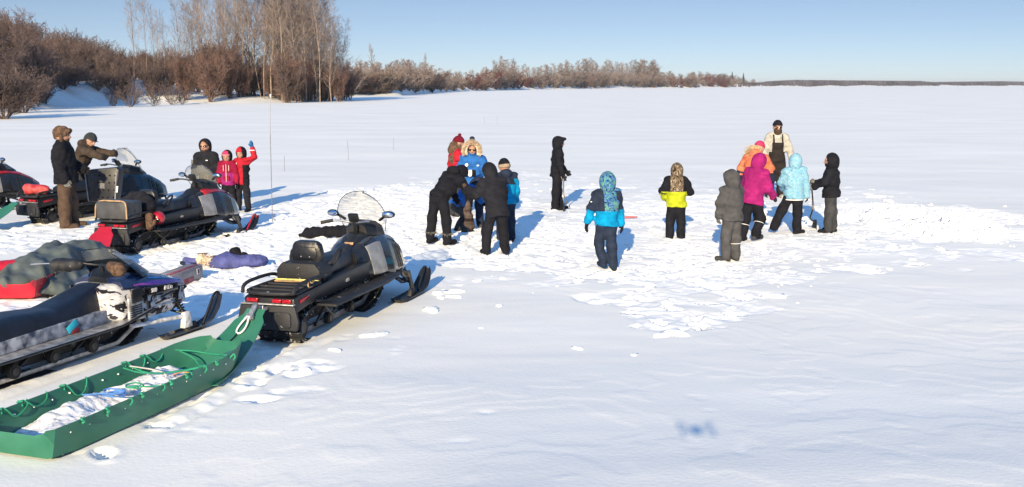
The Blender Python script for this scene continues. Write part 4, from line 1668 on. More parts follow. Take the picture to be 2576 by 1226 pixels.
sdf_obj('ruff_base', wrinkle(uni(0.02, *[cap(P(math.cos(a) * 0.072, 0.056, -0.004 + math.sin(a) * 0.09), 0.034, P(math.cos(a + 0.5) * 0.072, 0.056, -0.004 + math.sin(a + 0.5) * 0.09), 0.034) for a in np.linspace(-0.4, math.pi - 0.1, 7)]), 0.007, 60, 3), 0.010, FURP, r_)
MB().ell(P(0, 0.01, 0.118), (0.05, 0.05, 0.045)).build('hat_pompom', NAVY, r_)
badge(r_, 'round_badge', J['chest'] + v(0.10, 0.172, 0.055), (0.2, 1, 0.2), 0.06, 0.06, WHITE, round_=True)
badge(r_, 'oval_badge', J['chest'] + v(-0.105, 0.18, 0.045), (-0.2, 1, 0.15), 0.05, 0.035, round_=True, m=mat('pale blue badge', (0.35, 0.5, 0.7)))
# 9 hidden crouching child
r_, J, P = person('child in a blue jacket crouching between the bent black figure and the blue parka', 1148, 585, -60, 1.30,
                  dict(lean=50, arms={'r': ((0.2, 0.8, -0.6), (0.1, 0.7, -0.7)), 'l': ((-0.2, 0.8, -0.6), (0, 0.8, -0.7))}, headv=(0, 1, 0.5), look=(0, 0.7, -0.7), legs={'r': ((0.2, 0.8, -0.7), (0.1, -0.5, -1)), 'l': ((-0.2, 0.8, -0.7), (-0.1, -0.5, -1))}), jacket=BLUJ, pants=CHAR, hood='up', hs=1.1, hoodmat=NAVY)
# 10 black coat from behind, leaning left
r_, J, P = person('child in a long black hooded coat with pale boot soles, front of the huddle', 1250, 640, 18, 1.44,
                  dict(lean=16, side=-5, arms={'l': ((-0.5, 0.35, -0.8), (-0.3, 0.8, 0.35)), 'r': ((0.30, 0.35, -1), (0.15, 0.6, -0.8))}, headv=(-0.25, 0.6, 1), look=(-0.4, 1, -0.4), legs={'l': ((-0.28, 0.12, -1), (-0.05, -0.15, -1)), 'r': ((0.10, 0.05, -1), (0.12, -0.05, -1))}), hs=1.06,
                  jacket=BLK2, pants=BLK, hood='up', gloves=(BLK, FURB), mitt=True, boots=BLK, sole=WHITE, coat=0.10, bulk=1.14, legb=1.08)
bpy.context.view_layer.update()
wl = r_.matrix_world @ Vector(J['wrl'])
m_ = uni(0.03, cap((0, 0, 0), 0.03, (0.0, 0, -0.12), 0.055), cap((0.0, 0, -0.12), 0.055, (0.02, 0, -0.34), 0.075), cap((0.02, 0, -0.34), 0.07, (0.05, 0.0, -0.40), 0.05))
FB = mat('banded fur', (0.03, 0.02, 0.018), rough=0.95, spec=0.05, var=0.3, vscale=4, col2=(0.13, 0.10, 0.09), stretch=(0.3, 0.3, 2.2))
o = sdf_obj('fur_mitten', wrinkle(m_, 0.012, 40, 3), 0.011, [FB], None)
o.location = wl + Vector((0.0, -0.05, -0.20))
tag(o, 'long banded fur mitten hanging beside the child in the long black coat', 'mitten')
# 11 beanie child behind
def jf(C, J, h):
    z = tz(C, J, h)
    a = on_arm(C, J, h)
    return np.where(((a > 0) & (z < 0.27)) | ((a == 0) & (z < 0.20)), 1, 0)
r_, J, P = person('child in a black and beige beanie and cyan jacket, behind the long coat', 1272, 608, 12, 1.38,
                  dict(lean=6, arms={'r': ((0.25, 0.15, -1), (0.05, 0.3, -1)), 'l': ((-0.3, 0.2, -1), (-0.1, 0.5, -1))}, headv=(-0.08, 0.2, 1)), hs=1.15, jacket=[NAVY, CYAN], jfn=jf, pants=NAVY, hood='down', coat=0.04, bulk=1.12)
toque(r_, J, P, 1.38, 1.16, BLK, band=BEIGE, low=0.02)
# 12 lone black figure with shovel
r12, J12, P = person('child all in black, hood up, standing alone in profile with an upright shovel', 1400, 528, -84, 1.53,
                     dict(lean=2, arms={'r': ((0.18, 0.05, -1), (0.05, 0.30, -1)), 'l': ((-0.18, 0.20, -1), (0.0, 0.7, -0.8))}, headv=(0, 0.10, 1), legs={'r': ((0.03, -0.10, -1), (0, -0.04, -1)), 'l': ((-0.05, 0.12, -1), (0, 0.08, -1))}), hs=1.0,
                     jacket=BLK, pants=BLK, hood='up', hoodlean=0.07, face_show=True, collar=BLK, coat=0.04, legb=1.08, bulk=1.0)
# 13 blue camouflage child walking away
def jf(C, J, h):
    z = tz(C, J, h)
    a = on_arm(C, J, h)
    x = C[:, 0] / h
    r = np.where(z < 0.115, 2, np.where((x < -0.045), 0, 1))
    r = np.where((a == 1), 0, r)
    return np.where((a == 2), 2, r)
r_, J, P = person('child in a blue camouflage hood and bright cyan jacket walking, dark gloves held out', 1523, 676, 10, 1.37,
                  dict(lean=3, side=2, arms={'l': ((-0.45, -0.12, -1), (-0.28, 0.15, -1)), 'r': ((0.20, 0.10, -1), (0.22, 0.05, -1))}, headv=(0, 0.12, 1), twist=-6, legs={'r': ((-0.02, -0.16, -1), (0.10, -0.14, -1)), 'l': ((-0.04, 0.26, -1), (0.10, -0.62, -1))}), hs=1.18,
                  jacket=[NAVY, CAMB, CYAN], jfn=jf, pants=NAVY, boots=NAVY, hood='up', hoodmat=CAMB, gloves=BLK, curl=0.3, big=1.25, coat=0.045, bulk=1.12, legb=1.02)
badge(r_, 'sleeve_logo', J['shl'] + (J['ell'] - J['shl']) * 0.62 + v(-0.045, -0.045, 0.02), (-0.5, -1, 0), 0.045, 0.014, WHITE)
# 14 brown camouflage and lime child
def jf(C, J, h):
    z = tz(C, J, h)
    a = on_arm(C, J, h)
    r = np.where(z < 0.145, 2, np.where(np.abs(C[:, 0]) / h > 0.082, 0, 1))
    r = np.where(a == 1, 0, r)
    x = C[:, 0]
    return np.where(a == 2, np.where(x < 0, 2, 0), r)
r_, J, P = person('child in a brown camouflage hood and lime yellow jacket seen from behind', 1698, 607, -4, 1.32,
                  dict(lean=4, arms={'l': ((-0.55, -0.20, -1), (0.25, 0.8, -0.7)), 'r': ((0.50, -0.12, -0.9), (-0.35, 0.95, -0.25))}, headv=(0.02, 0.12, 1), legs={'r': ((0.06, 0.02, -1), (0.03, -0.10, -1)), 'l': ((-0.08, 0.10, -1), (-0.04, -0.20, -1))}), hs=1.10,
                  jacket=[BLK, CAMO, LIME], jfn=jf, pants=BLK, hood='up', hoodmat=CAMO, coat=0.055, bulk=1.18, legb=1.1)
# 15 grey child
r_, J, P = person('child dressed all in grey with pointed hood and reflective bands, back turned', 1838, 655, 28, 1.33,
                  dict(lean=3, arms={'l': ((-0.22, 0.22, -1), (0.05, 0.25, -1)), 'r': ((0.2, 0.3, -1), (0.0, 0.7, -0.7))}, headv=(-0.05, 0.25, 1), look=(-0.2, 1, -0.1), legs={'r': ((0.03, 0.03, -1), (0.03, -0.03, -1)), 'l': ((-0.06, 0.10, -1), (0.0, -0.06, -1), (-0.5, 1, 0))}), hs=1.16,
                  jacket=GREY, pants=GREY, boots=CHAR, hood='up', gloves=cloth('pale grey', (0.25, 0.25, 0.26)), refl='r', coat=0.055, bulk=1.18, legb=1.15, hoodlean=0.04)
MB().tube([P(-0.045, 0.03, 0.075), P(-0.02, 0.035, 0.092), P(0.02, 0.03, 0.096), P(0.045, 0.02, 0.085)], 0.005, n=5).build('hood_reflective_piping', REFL, r_)
# 16 magenta child
r_, J, P = person('child in a long magenta hooded jacket striding right with dark mittens', 1888, 606, -42, 1.46,
                  dict(lean=9, side=4, arms={'r': ((0.18, 0.25, -1), (0.10, 0.75, -0.75)), 'l': ((-0.3, 0.1, -1), (-0.1, 0.3, -1))}, headv=(0.05, 0.35, 1), look=(0, 1, -0.35), legs={'r': ((0.05, 0.42, -1), (0.0, -0.50, -1)), 'l': ((-0.05, -0.12, -1), (-0.04, -0.30, -1))}), hs=1.12,
                  jacket=MAG, pants=BLK, boots=CHAR, hood='up', gloves=BLK2, mitt=True, coat=0.065, bulk=1.18, legb=1.12, refl='rl', hoodlean=0.05)
# 17 salmon jacket with blond hair
def jf(C, J, h):
    a = on_arm(C, J, h)
    z = tz(C, J, h)
    return np.where(a == 2, 1, np.where(z < -0.035, 2, 0))
r_, J, P = person('child in a salmon orange jacket and pink hat with blond hair blowing, head bent down', 1890, 558, -32, 1.56,
                  dict(lean=18, arms={'l': ((-0.55, 0.0, -0.85), (-0.05, -0.1, -1)), 'r': ((0.45, 0.3, -0.8), (0.0, 0.5, -0.9))}, headv=(0.15, 0.55, 1), look=(0, 1, -0.5), legs={'r': ((0.06, 0.1, -1), (0.0, -0.1, -1)), 'l': ((-0.06, 0.1, -1), (0.0, -0.1, -1))}), hs=1.05,
                  jacket=[SALM, NAVY, CRIM], jfn=jf, pants=GREY, hood='down', gloves=BLK, coat=0.06, bulk=1.16)
toque(r_, J, P, 1.56, 1.06, PINK)
pts, ds = [], []
for k in range(240):
    x = rgf.uniform(-1, 1)
    pts.append(P(x * 0.05, -0.045 + 0.01 * rgf.random(), rgf.uniform(-0.05, 0.03)))
    ds.append(v(-0.9, -0.6, -0.55 + 0.3 * x))
tufts('blond_hair', pts, ds, 0.24, 0.006, HAIRB, r_, jit=0.22, seed=12)
# 18 man in overalls
def jf(C, J, h):
    z = tz(C, J, h)
    a = on_arm(C, J, h)
    x = np.abs(C[:, 0]) / h
    y = (C - J['hip']) @ J['F'][:, 1]
    bib = (a == 0) & ((z < 0.10) | ((z < 0.225) & (x < 0.075)) | ((x > 0.046) & (x < 0.066) & (z < 0.33)))
    return np.where(bib, 1, 0)
OVER = cloth('dark overall', (0.028, 0.023, 0.022))
r_, J, P = person('bearded man in dark bib overalls, cream sweater and white boots', 1948, 497, 178, 1.76,
                  dict(lean=1, arms={'l': ((-0.42, 0.05, -1), (-0.28, 0.15, -1)), 'r': ((0.35, 0.05, -1), (0.15, 0.2, -1))}, headv=(0, 0.08, 1), legs={'r': ((0.07, 0.02, -1), (0.03, 0, -1)), 'l': ((-0.07, 0.0, -1), (-0.05, 0, -1))}),
                  jacket=[CREAM, OVER], jfn=jf, pants=OVER, boots=cloth('white boot', (0.72, 0.72, 0.74)), gloves=NAVY, curl=0.4, big=1.15, face_show=True, glasses=True, coat=0.02, bulk=1.04, legb=1.15, collar=BLK)
toque(r_, J, P, 1.76, 1.04, BLK, name='black_hat')
sdf_obj('beard', uni(0.02, ell(P(0, 0.032, -0.052), v(0.054, 0.048, 0.064) * 1.76, J['HF'])), 0.009, HAIRD, r_)
for sx in (-1, 1):
    b = MB()
    b.tube([J['neck'] + v(sx * 0.085, -0.05, 0.0), J['neck'] + v(sx * 0.10, 0.03, 0.025), J['chest'] + v(sx * 0.095, 0.165, 0.10), J['chest'] + v(sx * 0.095, 0.175, 0.03)], 0.016, n=6, smooth=1)
    b.build('overall_strap', OVER, r_)
# 19 light blue speckled child
r_, J, P = person('child in a speckled light blue hooded jacket with legs in a wide step, back turned', 1992, 587, -6, 1.37,
                  dict(lean=3, arms={'r': ((0.30, 0.05, -1), (0.20, 0.1, -1)), 'l': ((-0.30, 0.25, -1), (0.2, 0.8, -0.6))}, headv=(0.06, 0.12, 1), legs={'l': ((-0.50, 0.0, -1), (-0.42, -0.15, -1)), 'r': ((0.02, 0.06, -1), (0.0, -0.06, -1), (0.9, 0.6, 0))}), hs=1.14,
                  jacket=SPEK, pants=BLK, hood='up', gloves=BLK, coat=0.06, bulk=1.16, legb=1.16)
J19 = (r_, J)
MB().tube([J['hip'] + v(0.165 * math.cos(x), 0.142 * math.sin(x), -0.085) for x in np.linspace(0, 6.28, 30)[:-1]], 0.010, n=5, closed=True).build('pale_hem', WHITE, r_)
# 20 black jacket leaning on a shovel
def pf(C, J, h):
    return np.zeros(len(C), int)
r20, J20, P = person('child in black hooded jacket and charcoal trousers, grey patterned gloves on a shovel', 2086, 584, 72, 1.37,
                     dict(lean=2, arms={'l': ((-0.30, 0.45, -0.75), (0.45, 1, -0.55)), 'r': ((0.25, 0.3, -0.9), (-0.4, 1, -0.1))}, headv=(0, 0.10, 1), legs={'l': ((-0.06, 0.06, -1), (0, 0, -1)), 'r': ((0.08, -0.08, -1), (0.05, -0.08, -1))}), hs=1.14,
                     jacket=BLK, pants=CHAR, hood='up', gloves=LTG, big=1.35, curl=0.7, coat=0.05, bulk=1.2, legb=1.2, face_show=True, collar=BLK)
badge(r20, 'hem_reflector', J20['hip'] + v(-0.125, 0.05, -0.05), (-1, 0.3, 0), 0.10, 0.012, REFL)
# the shovels stand with their blades in the snow
SHAFT = mat('black shaft', (0.015, 0.015, 0.02), rough=0.4)


def shovel(label, base, top, blade_dir):
    base, top = Vector(base), Vector(top)
    root = thing('shovel', label, 'shovel', base)
    t = top - base
    L = t.length
    d = t.normalized()
    s = Vector((-d.y, d.x, 0))
    s = s.normalized() if s.length > 0.01 else Vector((1, 0, 0))
    bow = Vector(blade_dir)
    b = MB()
    b.tube([d * 0.22 + bow * 0.00, d * (0.30 * L) + bow * 0.10, d * (0.45 * L) + bow * 0.03, d * (0.6 * L), t], 0.0135, n=8, smooth=2)
    b.build('shaft', SHAFT, root)
    MB().cyl(d * (0.50 * L) + bow * 0.015, d * (0.60 * L), 0.016).build('collar', BEIGE, root)
    MB().tube([t - s * 0.055 + d * 0.04, t - s * 0.03 - d * 0.02, t - d * 0.05, t + s * 0.03 - d * 0.02, t + s * 0.055 + d * 0.04], 0.012, n=6, smooth=1).tube([t - s * 0.06 + d * 0.045, t + s * 0.06 + d * 0.045], 0.014, n=8).build('handle', SHAFT, root)
    bl = MB()
    rings = []
    side = bow.cross(Vector((0, 0, 1))).normalized()
    for k in range(6):
        z = 0.26 * (1 - k / 5) - 0.03
        w = 0.05 + 0.05 * min(1, k / 2)
        rings.append([side * (w * q) + bow * (0.03 * (abs(q) ** 2) + 0.015 * k / 5) + Vector((0, 0, z)) for q in np.linspace(-1, 1, 7)])
    rev = [[p - bow * 0.006 for p in r_[::-1]] for r_ in rings]
    bl.loft([a + b_ for a, b_ in zip(rings, rev)])
    bl.build('blade', BLACKM, root)
    return root


bpy.context.view_layer.update()
hp = r12.matrix_world @ Vector(J12['wrr'] + J12['hdr'] * 0.06)
gb = on(1399, 530)
shovel('black shovel with a tan collar held upright beside the lone black figure', (hp.x - 0.02, hp.y - 0.15, gb.z - 0.05), (hp.x, hp.y - 0.03, hp.z - 0.02), (1, -0.12, 0))
hp = r20.matrix_world @ Vector((J20['wrl'] + J20['wrr']) / 2 + (J20['hdl'] + J20['hdr']) * 0.04)
gb = on(2052, 578)
shovel("black bent shaft shovel with tan collar under the child's grey patterned gloves", (gb.x, gb.y, gb.z - 0.05), (hp.x, hp.y, hp.z), (-1, -0.12, 0))


# ------------------------------------------------------------------ snowmobiles
def posY(px, py, Y):
    u = (px - CX) / FPX
    w = (CY - py) / FPX
    dy = math.cos(PITCH) + w * math.sin(PITCH)
    dz = -math.sin(PITCH) + w * math.cos(PITCH)
    t = Y / dy
    return Vector((u * t, Y, CAMH + dz * t))


class Shell:
    """bodywork: rounded trapezoid sections (y, half width, z bottom, z top, top width factor) joined smoothly"""

    def __init__(s, secs, e=0.42):
        s.S = np.array(secs, float)
        s.e = e

    def pt(s, y, a, off=0.0):
        q = [np.interp(y, s.S[:, 0], s.S[:, i]) for i in range(1, 5)]
        hw, zb, zt, k = q
        c, sn = math.cos(a), math.sin(a)
        sg = lambda t: (1 if t > 0 else -1) * abs(t) ** s.e
        X, Z_ = sg(c), sg(sn)
        f = (Z_ + 1) / 2
        w = hw * (1 + (k - 1) * f)
        return Vector(((w + off) * X, y, (zb + zt) / 2 + ((zt - zb) / 2 + off) * Z_))

    def mesh(s, ny=26, na=36):
        y0, y1 = s.S[0, 0], s.S[-1, 0]
        ys = sorted(set(list(np.linspace(y0, y1, ny)) + list(s.S[:, 0])))
        b = MB()
        b.loft([[s.pt(y, 2 * math.pi * (k + 0.5) / na) for k in range(na)] for y in ys])
        return b

    def patch(s, y0, y1, a0, a1, off=0.006, n=10, m=8, fn=None):
        b = MB()
        ring = []
        for i in range(n + 1):
            y = y0 + (y1 - y0) * i / n
            aa0, aa1 = (a0, a1) if fn is None else fn(i / n)
            ring.append([s.pt(y, aa0 + (aa1 - aa0) * j / m, off) for j in range(m + 1)] + [s.pt(y, aa1 - (aa1 - aa0) * j / m, off - 0.012) for j in range(m + 1)])
        b.loft(ring)
        return b


def belt(pts, w, th, n_lug, m, root, lug=0.045, name='track'):
    P = [Vector((0, p[0], p[1])) for p in pts]
    for _ in range(2):
        q = []
        for i in range(len(P)):
            a, b_ = P[i], P[(i + 1) % len(P)]
            q += [a * 0.75 + b_ * 0.25, a * 0.25 + b_ * 0.75]
        P = q
    c = sum(P, Vector()) / len(P)
    b = MB()
    n = len(P)
    rings = []
    for i in range(n):
        t = (P[(i + 1) % n] - P[i - 1]).normalized()
        nn = Vector((0, -t.z, t.y))
        if nn.dot(P[i] - c) < 0:
            nn = -nn
        o = P[i] + nn * th
        rings.append([P[i] + Vector((-w, 0, 0)), P[i] + Vector((w, 0, 0)), o + Vector((w, 0, 0)), o + Vector((-w, 0, 0))])
    rings.append(rings[0])
    b.loft(rings, cap=False)
    L = [0]
    for i in range(n):
        L.append(L[-1] + (P[(i + 1) % n] - P[i]).length)
    for k in range(n_lug):
        s_ = L[-1] * k / n_lug
        i = max(j for j in range(n) if L[j] <= s_)
        f = (s_ - L[i]) / (L[i + 1] - L[i] + 1e-9)
        p = P[i].lerp(P[(i + 1) % n], f)
        t = (P[(i + 1) % n] - P[i]).normalized()
        nn = Vector((0, -t.z, t.y))
        if nn.dot(p - c) < 0:
            nn = -nn
        ang = math.atan2(t.z, t.y)
        for x0, x1 in ((-0.98, -0.62), (-0.50, 0.50), (0.62, 0.98)) if k % 2 else ((-0.9, -0.3), (0.3, 0.9)):
            b.box(p + nn * (th + lug / 2) + Vector(((x0 + x1) / 2 * w, 0, 0)), ((x1 - x0) * w, 0.014, lug), 0.0, (ang, 0, 0))
    return b.build(name, m, root, smooth=False)


def wheel(root, x, y, z, r_, w=0.03, name='idler_wheel', m=None):
    o = MB().cyl((-w, 0, 0), (w, 0, 0), r_, n=20).build(name, m or RUBBER2, root)
    o.location = (x, y, z)
    h_ = MB().cyl((-w - 0.006, 0, 0), (w + 0.006, 0, 0), r_ * 0.55, n=14).build('hub', DMETAL, o)
    return o


def ski(root, x, y, L, w, m, loop_m, tip=0.26, spindle=None, name='ski'):
    b = MB()
    prof = [(-0.50, 0.05, 0.75), (-0.46, 0.02, 0.95), (-0.2, 0.015, 1), (0.12, 0.015, 1), (0.28, 0.05, 1), (0.40, 0.14, 0.92), (0.47, 0.23, 0.72), (0.5, 0.28, 0.42)]
    rings = []
    for f, z, k in prof:
        hw = w * k
        zz = z * tip / 0.28
        rings.append([Vector((-hw, f * L, zz + 0.045)), Vector((-hw * 0.75, f * L, zz + 0.018)), Vector((hw * 0.75, f * L, zz + 0.018)), Vector((hw, f * L, zz + 0.045)),
                      Vector((hw, f * L, zz + 0.030)), Vector((hw * 0.3, f * L, zz)), Vector((-hw * 0.3, f * L, zz)), Vector((-hw, f * L, zz + 0.030))])
    b.loft(rings)
    o = b.build(name, m, root, ang=30)
    o.location = (x, y, 0)
    MB().tube([(0, 0.18 * L, 0.05), (0, 0.30 * L, 0.20 * tip / 0.28), (0, 0.40 * L, 0.33 * tip / 0.28), (0, 0.485 * L, 0.33 * tip / 0.28), (0, 0.49 * L, 0.26 * tip / 0.28)], 0.014, n=8, smooth=2).build('ski_loop', loop_m, o)
    MB().box((0, -0.02 * L, 0.075), (0.07, 0.22, 0.09), 0.015, taper=0.6).build('saddle', BLACKM, o)
    return o


def modern(name, label, loc, rz, cat='snowmobile', hood=GLOSS, panel=SILVER, accent=BLACK, box=True, backrest=True, screen='tall', loopm=BLACK, seatm=VINYL, deco='', mirrors=True,
           nose=None, red_top=False, rack=True, group=None):
    root = thing(name, label, cat, loc, rz, group)
    # track, suspension
    belt([(0.10, 0.015), (1.0, 0.0), (1.85, 0.015), (2.15, 0.20), (2.18, 0.36), (1.9, 0.40), (1.0, 0.36), (0.2, 0.34), (-0.02, 0.26), (-0.06, 0.12)], 0.25, 0.022, 62, RUBBER, root)
    for sx in (-0.13, 0.13):
        MB().prism([(0.15, 0.055), (1.8, 0.055), (2.0, 0.16), (1.95, 0.18), (1.75, 0.12), (0.2, 0.12)], sx - 0.012, sx + 0.012, 0.004).build('slide_rail', mat('worn rail', (0.16, 0.16, 0.17), rough=0.5, metal=0.5, var=0.4, snow=0.3), root)
    for sx in (-0.17, 0.17):
        wheel(root, sx, 0.09, 0.16, 0.11)
        wheel(root, sx, 0.75, 0.12, 0.065)
        wheel(root, sx, 1.35, 0.12, 0.065)
    for y0 in (0.45, 1.25):
        y1 = y0 + 0.38
        MB().tube([(-0.16, y0, 0.10), (-0.16, y1, 0.36), (0.16, y1, 0.36), (0.16, y0, 0.10)], 0.016).build('suspension_arm', DMETAL, root)
    MB().tube([(0, 0.55, 0.14), (0, 1.0, 0.34)], 0.035).build('shock', DMETAL, root)
    MB().prism([(0.25, 0.16), (1.7, 0.16), (1.95, 0.26), (1.85, 0.34), (0.25, 0.32)], -0.10, 0.10, 0.02).build('dark_track_fill', mat('snowy dark fill', (0.012, 0.013, 0.016), rough=0.7, var=0.4, snow=0.42), root)  # solid dark block added in the open belt loop so little light shows through
    # tunnel
    MB().prism([(-0.24, 0.46), (-0.22, 0.37), (0.1, 0.41), (1.9, 0.41), (1.9, 0.60), (0.3, 0.56), (-0.15, 0.55), (-0.24, 0.53)], -0.275, 0.275, 0.012).build('tunnel', BLACK, root)
    for sx in (-1, 1):
        MB().prism([(0.28, 0.355), (1.75, 0.335), (2.15, 0.37), (2.15, 0.395), (1.75, 0.36), (0.28, 0.38)], sx * 0.27, sx * 0.49, 0.006).build('running_board', BLACKM, root)
        MB().tube([(sx * 0.27, 0.25, 0.42), (sx * 0.44, 0.45, 0.37), (sx * 0.485, 0.7, 0.375), (sx * 0.49, 1.6, 0.36), (sx * 0.49, 2.05, 0.375)], 0.014, n=8, smooth=2).build('board_rail', BLACK, root)
        MB().tube([(sx * 0.28, 0.38, 0.37), (sx * 0.28, 0.62, 0.20), (sx * 0.28, 0.95, 0.36)], 0.013).build('brace', DMETAL, root)
        MB().box((sx * 0.283, -0.02, 0.49), (0.008, 0.20, 0.032), 0.003, (0.1, 0, 0)).build('side_reflector', REDL, root)
    # rear panel with two embossed fields and tail lamps
    b = MB().prism([(-0.315, 0.21), (0.315, 0.21), (0.335, 0.30), (0.30, 0.46), (-0.30, 0.46), (-0.335, 0.30)], -0.285, -0.245, 0.012, axis='y')
    for sx in (-0.15, 0.16):
        b.prism([(sx - 0.10, 0.27), (sx - 0.08, 0.24), (sx + 0.08, 0.24), (sx + 0.10, 0.27), (sx + 0.10, 0.37), (sx + 0.08, 0.40), (sx - 0.08, 0.40), (sx - 0.10, 0.37)], -0.305, -0.284, 0.008, axis='y')
    b.build('snow_flap', BLACKM, root)
    MB().box((0, -0.272, 0.475), (0.58, 0.05, 0.014), 0.004).build('bumper_trim', ALU, root)
    for sx in (-0.17, 0.10, 0.205):
        MB().box((sx, -0.262, 0.508), (0.12 if sx < 0 else 0.095, 0.035, 0.036), 0.008).build('tail_lamp', REDL, root)
    MB().box((0, -0.33, 0.44), (0.05, 0.13, 0.03), 0.006).box((0, -0.40, 0.455), (0.045, 0.03, 0.06), 0.006).build('hitch', ALU, root)
    if rack:
        b = MB()
        b.tube([(-0.24, 0.42, 0.585), (-0.27, 0.0, 0.585), (-0.27, -0.26, 0.575), (0.27, -0.26, 0.575), (0.27, 0.0, 0.585), (0.24, 0.42, 0.585)], 0.022, n=8, smooth=2)
        for y in (-0.10, 0.05, 0.20, 0.34):
            b.tube([(-0.26, y, 0.585), (0.26, y, 0.585)], 0.014, n=6)
        for sx in (-1, 1):
            b.tube([(sx * 0.25, 0.50, 0.60), (sx * 0.285, 0.42, 0.655), (sx * 0.29, 0.1, 0.67), (sx * 0.29, -0.22, 0.66), (sx * 0.275, -0.27, 0.58)], 0.019, n=8, smooth=2)
        b.build('rack', BLACKM, root)
        MB().box((0, 0.10, 0.568), (0.52, 0.66, 0.010), 0.003).build('rack_deck', BLACKM, root)
    if box:
        MB().prism([(-0.25, 0.60), (0.25, 0.60), (0.25, 0.70), (0.19, 0.775), (-0.19, 0.775), (-0.25, 0.70)], 0.40, 0.72, 0.018, axis='y').build('storage_box', BLACKM, root)
        MB().tube([(-0.26, 0.36, 0.60), (0, 0.35, 0.605), (0.26, 0.36, 0.60)], 0.013, n=6).build('tie_strap', YEL, root)
        MB().tube([(-0.22, 0.30, 0.595), (0.1, 0.28, 0.60), (0.29, 0.20, 0.66), (0.31, 0.10, 0.62), (0.29, 0.05, 0.68), (0.31, 0.0, 0.60), (0.28, 0.16, 0.585)], 0.008, n=6, smooth=2).build('lashing_rope', TAN, root)
    # seat
    st = Shell([(0.42, 0.17, 0.56, 0.70, 0.85), (0.60, 0.19, 0.56, 0.79, 0.8), (1.0, 0.19, 0.56, 0.79, 0.75), (1.12, 0.18, 0.56, 0.76, 0.7), (1.50, 0.15, 0.56, 0.76, 0.65), (1.72, 0.13, 0.56, 0.82, 0.6), (1.80, 0.12, 0.6, 0.80, 0.6)], 0.5)
    s_ = st.mesh()
    s_.build('seat', seatm, root)
    if backrest:
        b = MB().prism([(-0.17, 0.74), (0.17, 0.74), (0.185, 0.84), (0.165, 0.95), (0.11, 0.985), (-0.11, 0.985), (-0.165, 0.95), (-0.185, 0.84)], 0.60, 0.70, 0.035, axis='y')
        b.prism([(-0.12, 0.79), (0.12, 0.79), (0.13, 0.85), (0.11, 0.92), (-0.11, 0.92), (-0.13, 0.85)], 0.588, 0.612, 0.010, axis='y')
        bo = b.build('backrest', VINYL, root)
        for sx in (-0.05, 0.05):
            MB().cyl((sx, 0.583, 0.815), (sx, 0.59, 0.815), 0.007, n=8).build('bolt', METAL, bo)
        for sx in (-1, 1):
            MB().tube([(sx * 0.17, 0.66, 0.72), (sx * 0.25, 0.72, 0.74), (sx * 0.27, 0.82, 0.86), (sx * 0.255, 0.98, 0.87), (sx * 0.22, 0.90, 0.74), (sx * 0.18, 0.84, 0.68)], 0.016, n=8, smooth=1).build('grab_handle', BLACKM, root)
    # console and bodywork
    Shell([(1.62, 0.13, 0.52, 0.78, 0.7), (1.8, 0.20, 0.5, 0.88, 0.6), (2.0, 0.26, 0.45, 0.90, 0.62)], 0.55).mesh().build('console', BLACK, root)
    sh = Shell([(1.56, 0.24, 0.42, 0.72, 0.62), (1.72, 0.34, 0.36, 0.80, 0.60), (2.0, 0.38, 0.31, 0.87, 0.60), (2.25, 0.42, 0.28, 0.87, 0.58), (2.55, 0.40, 0.27, 0.80, 0.60), (2.80, 0.33, 0.28, 0.68, 0.62), (2.98, 0.23, 0.30, 0.55, 0.65), (3.06, 0.12, 0.34, 0.46, 0.7)], 0.48)
    sh.mesh().build('hood', hood, root)
    sh.patch(1.74, 2.06, -0.12, 0.62, 0.007, fn=lambda t: (-0.42 + 0.12 * t * t, 0.66 - 0.22 * t)).build('side_panel', panel, root)
    sh.patch(1.74, 2.20, math.pi + 0.42, math.pi - 0.62, 0.007).build('side_panel', panel, root)
    for sx in (0, 1):
        for k in range(3):
            y = 2.40 + 0.08 * k
            A = 0.30 - 0.05 * k
            B = -0.25
            a0, a1 = (A, B) if sx == 0 else (math.pi - A, math.pi - B)
            sh.patch(y, y + 0.022, a0, a1, 0.008, n=2).build('side_vent', BLACKM, root)
        a0, a1 = (0.35, 0.9) if sx == 0 else (math.pi - 0.35, math.pi - 0.9)
        sh.patch(2.82, 2.98, a0, a1, 0.006, n=5).build('headlight', mat('headlight glass', (0.25, 0.27, 0.3), rough=0.08, var=0.2), root)
        a0, a1 = (-0.5, -1.0) if sx == 0 else (math.pi + 0.5, math.pi + 1.0)
        sh.patch(2.0, 2.9, a0, a1, 0.010, n=8).build('belly_pan', BLACKM, root)
    if red_top:
        sh.patch(1.90, 2.60, 0.75, math.pi - 0.75, 0.012, fn=lambda t: (0.75 - 0.25 * (1 - t), math.pi - 0.75 + 0.25 * (1 - t))).build('hood_top', REDP, root)
        for a0, a1 in ((0.62, 1.05), (math.pi - 0.62, math.pi - 1.05)):
            sh.patch(2.55, 2.98, a0, a1, 0.014, n=6).build('nose_stripe', mat('bronze red', (0.30, 0.07, 0.05), rough=0.3, var=0.2, coat=0.3), root)
    # dash pod, bars, screen, mirrors
    Shell([(1.98, 0.14, 0.82, 0.98, 0.7), (2.12, 0.22, 0.80, 1.03, 0.75), (2.32, 0.24, 0.76, 0.98, 0.7), (2.5, 0.16, 0.74, 0.86, 0.7)], 0.6).mesh(12, 24).build('dash_pod', BLACK, root)
    MB().tube([(0, 1.97, 0.84), (0, 1.90, 1.04)], 0.028).box((0, 1.88, 1.075), (0.13, 0.05, 0.12), 0.02, (0.5, 0, 0)).build('steering_column', BLACK, root)
    hb = MB().tube([(-0.33, 1.78, 1.03), (-0.20, 1.84, 1.05), (-0.07, 1.90, 1.02), (0.07, 1.90, 1.02), (0.20, 1.84, 1.05), (0.33, 1.78, 1.03)], 0.013, n=8, smooth=1).build('handlebar', METAL if not red_top else BLACK, root)
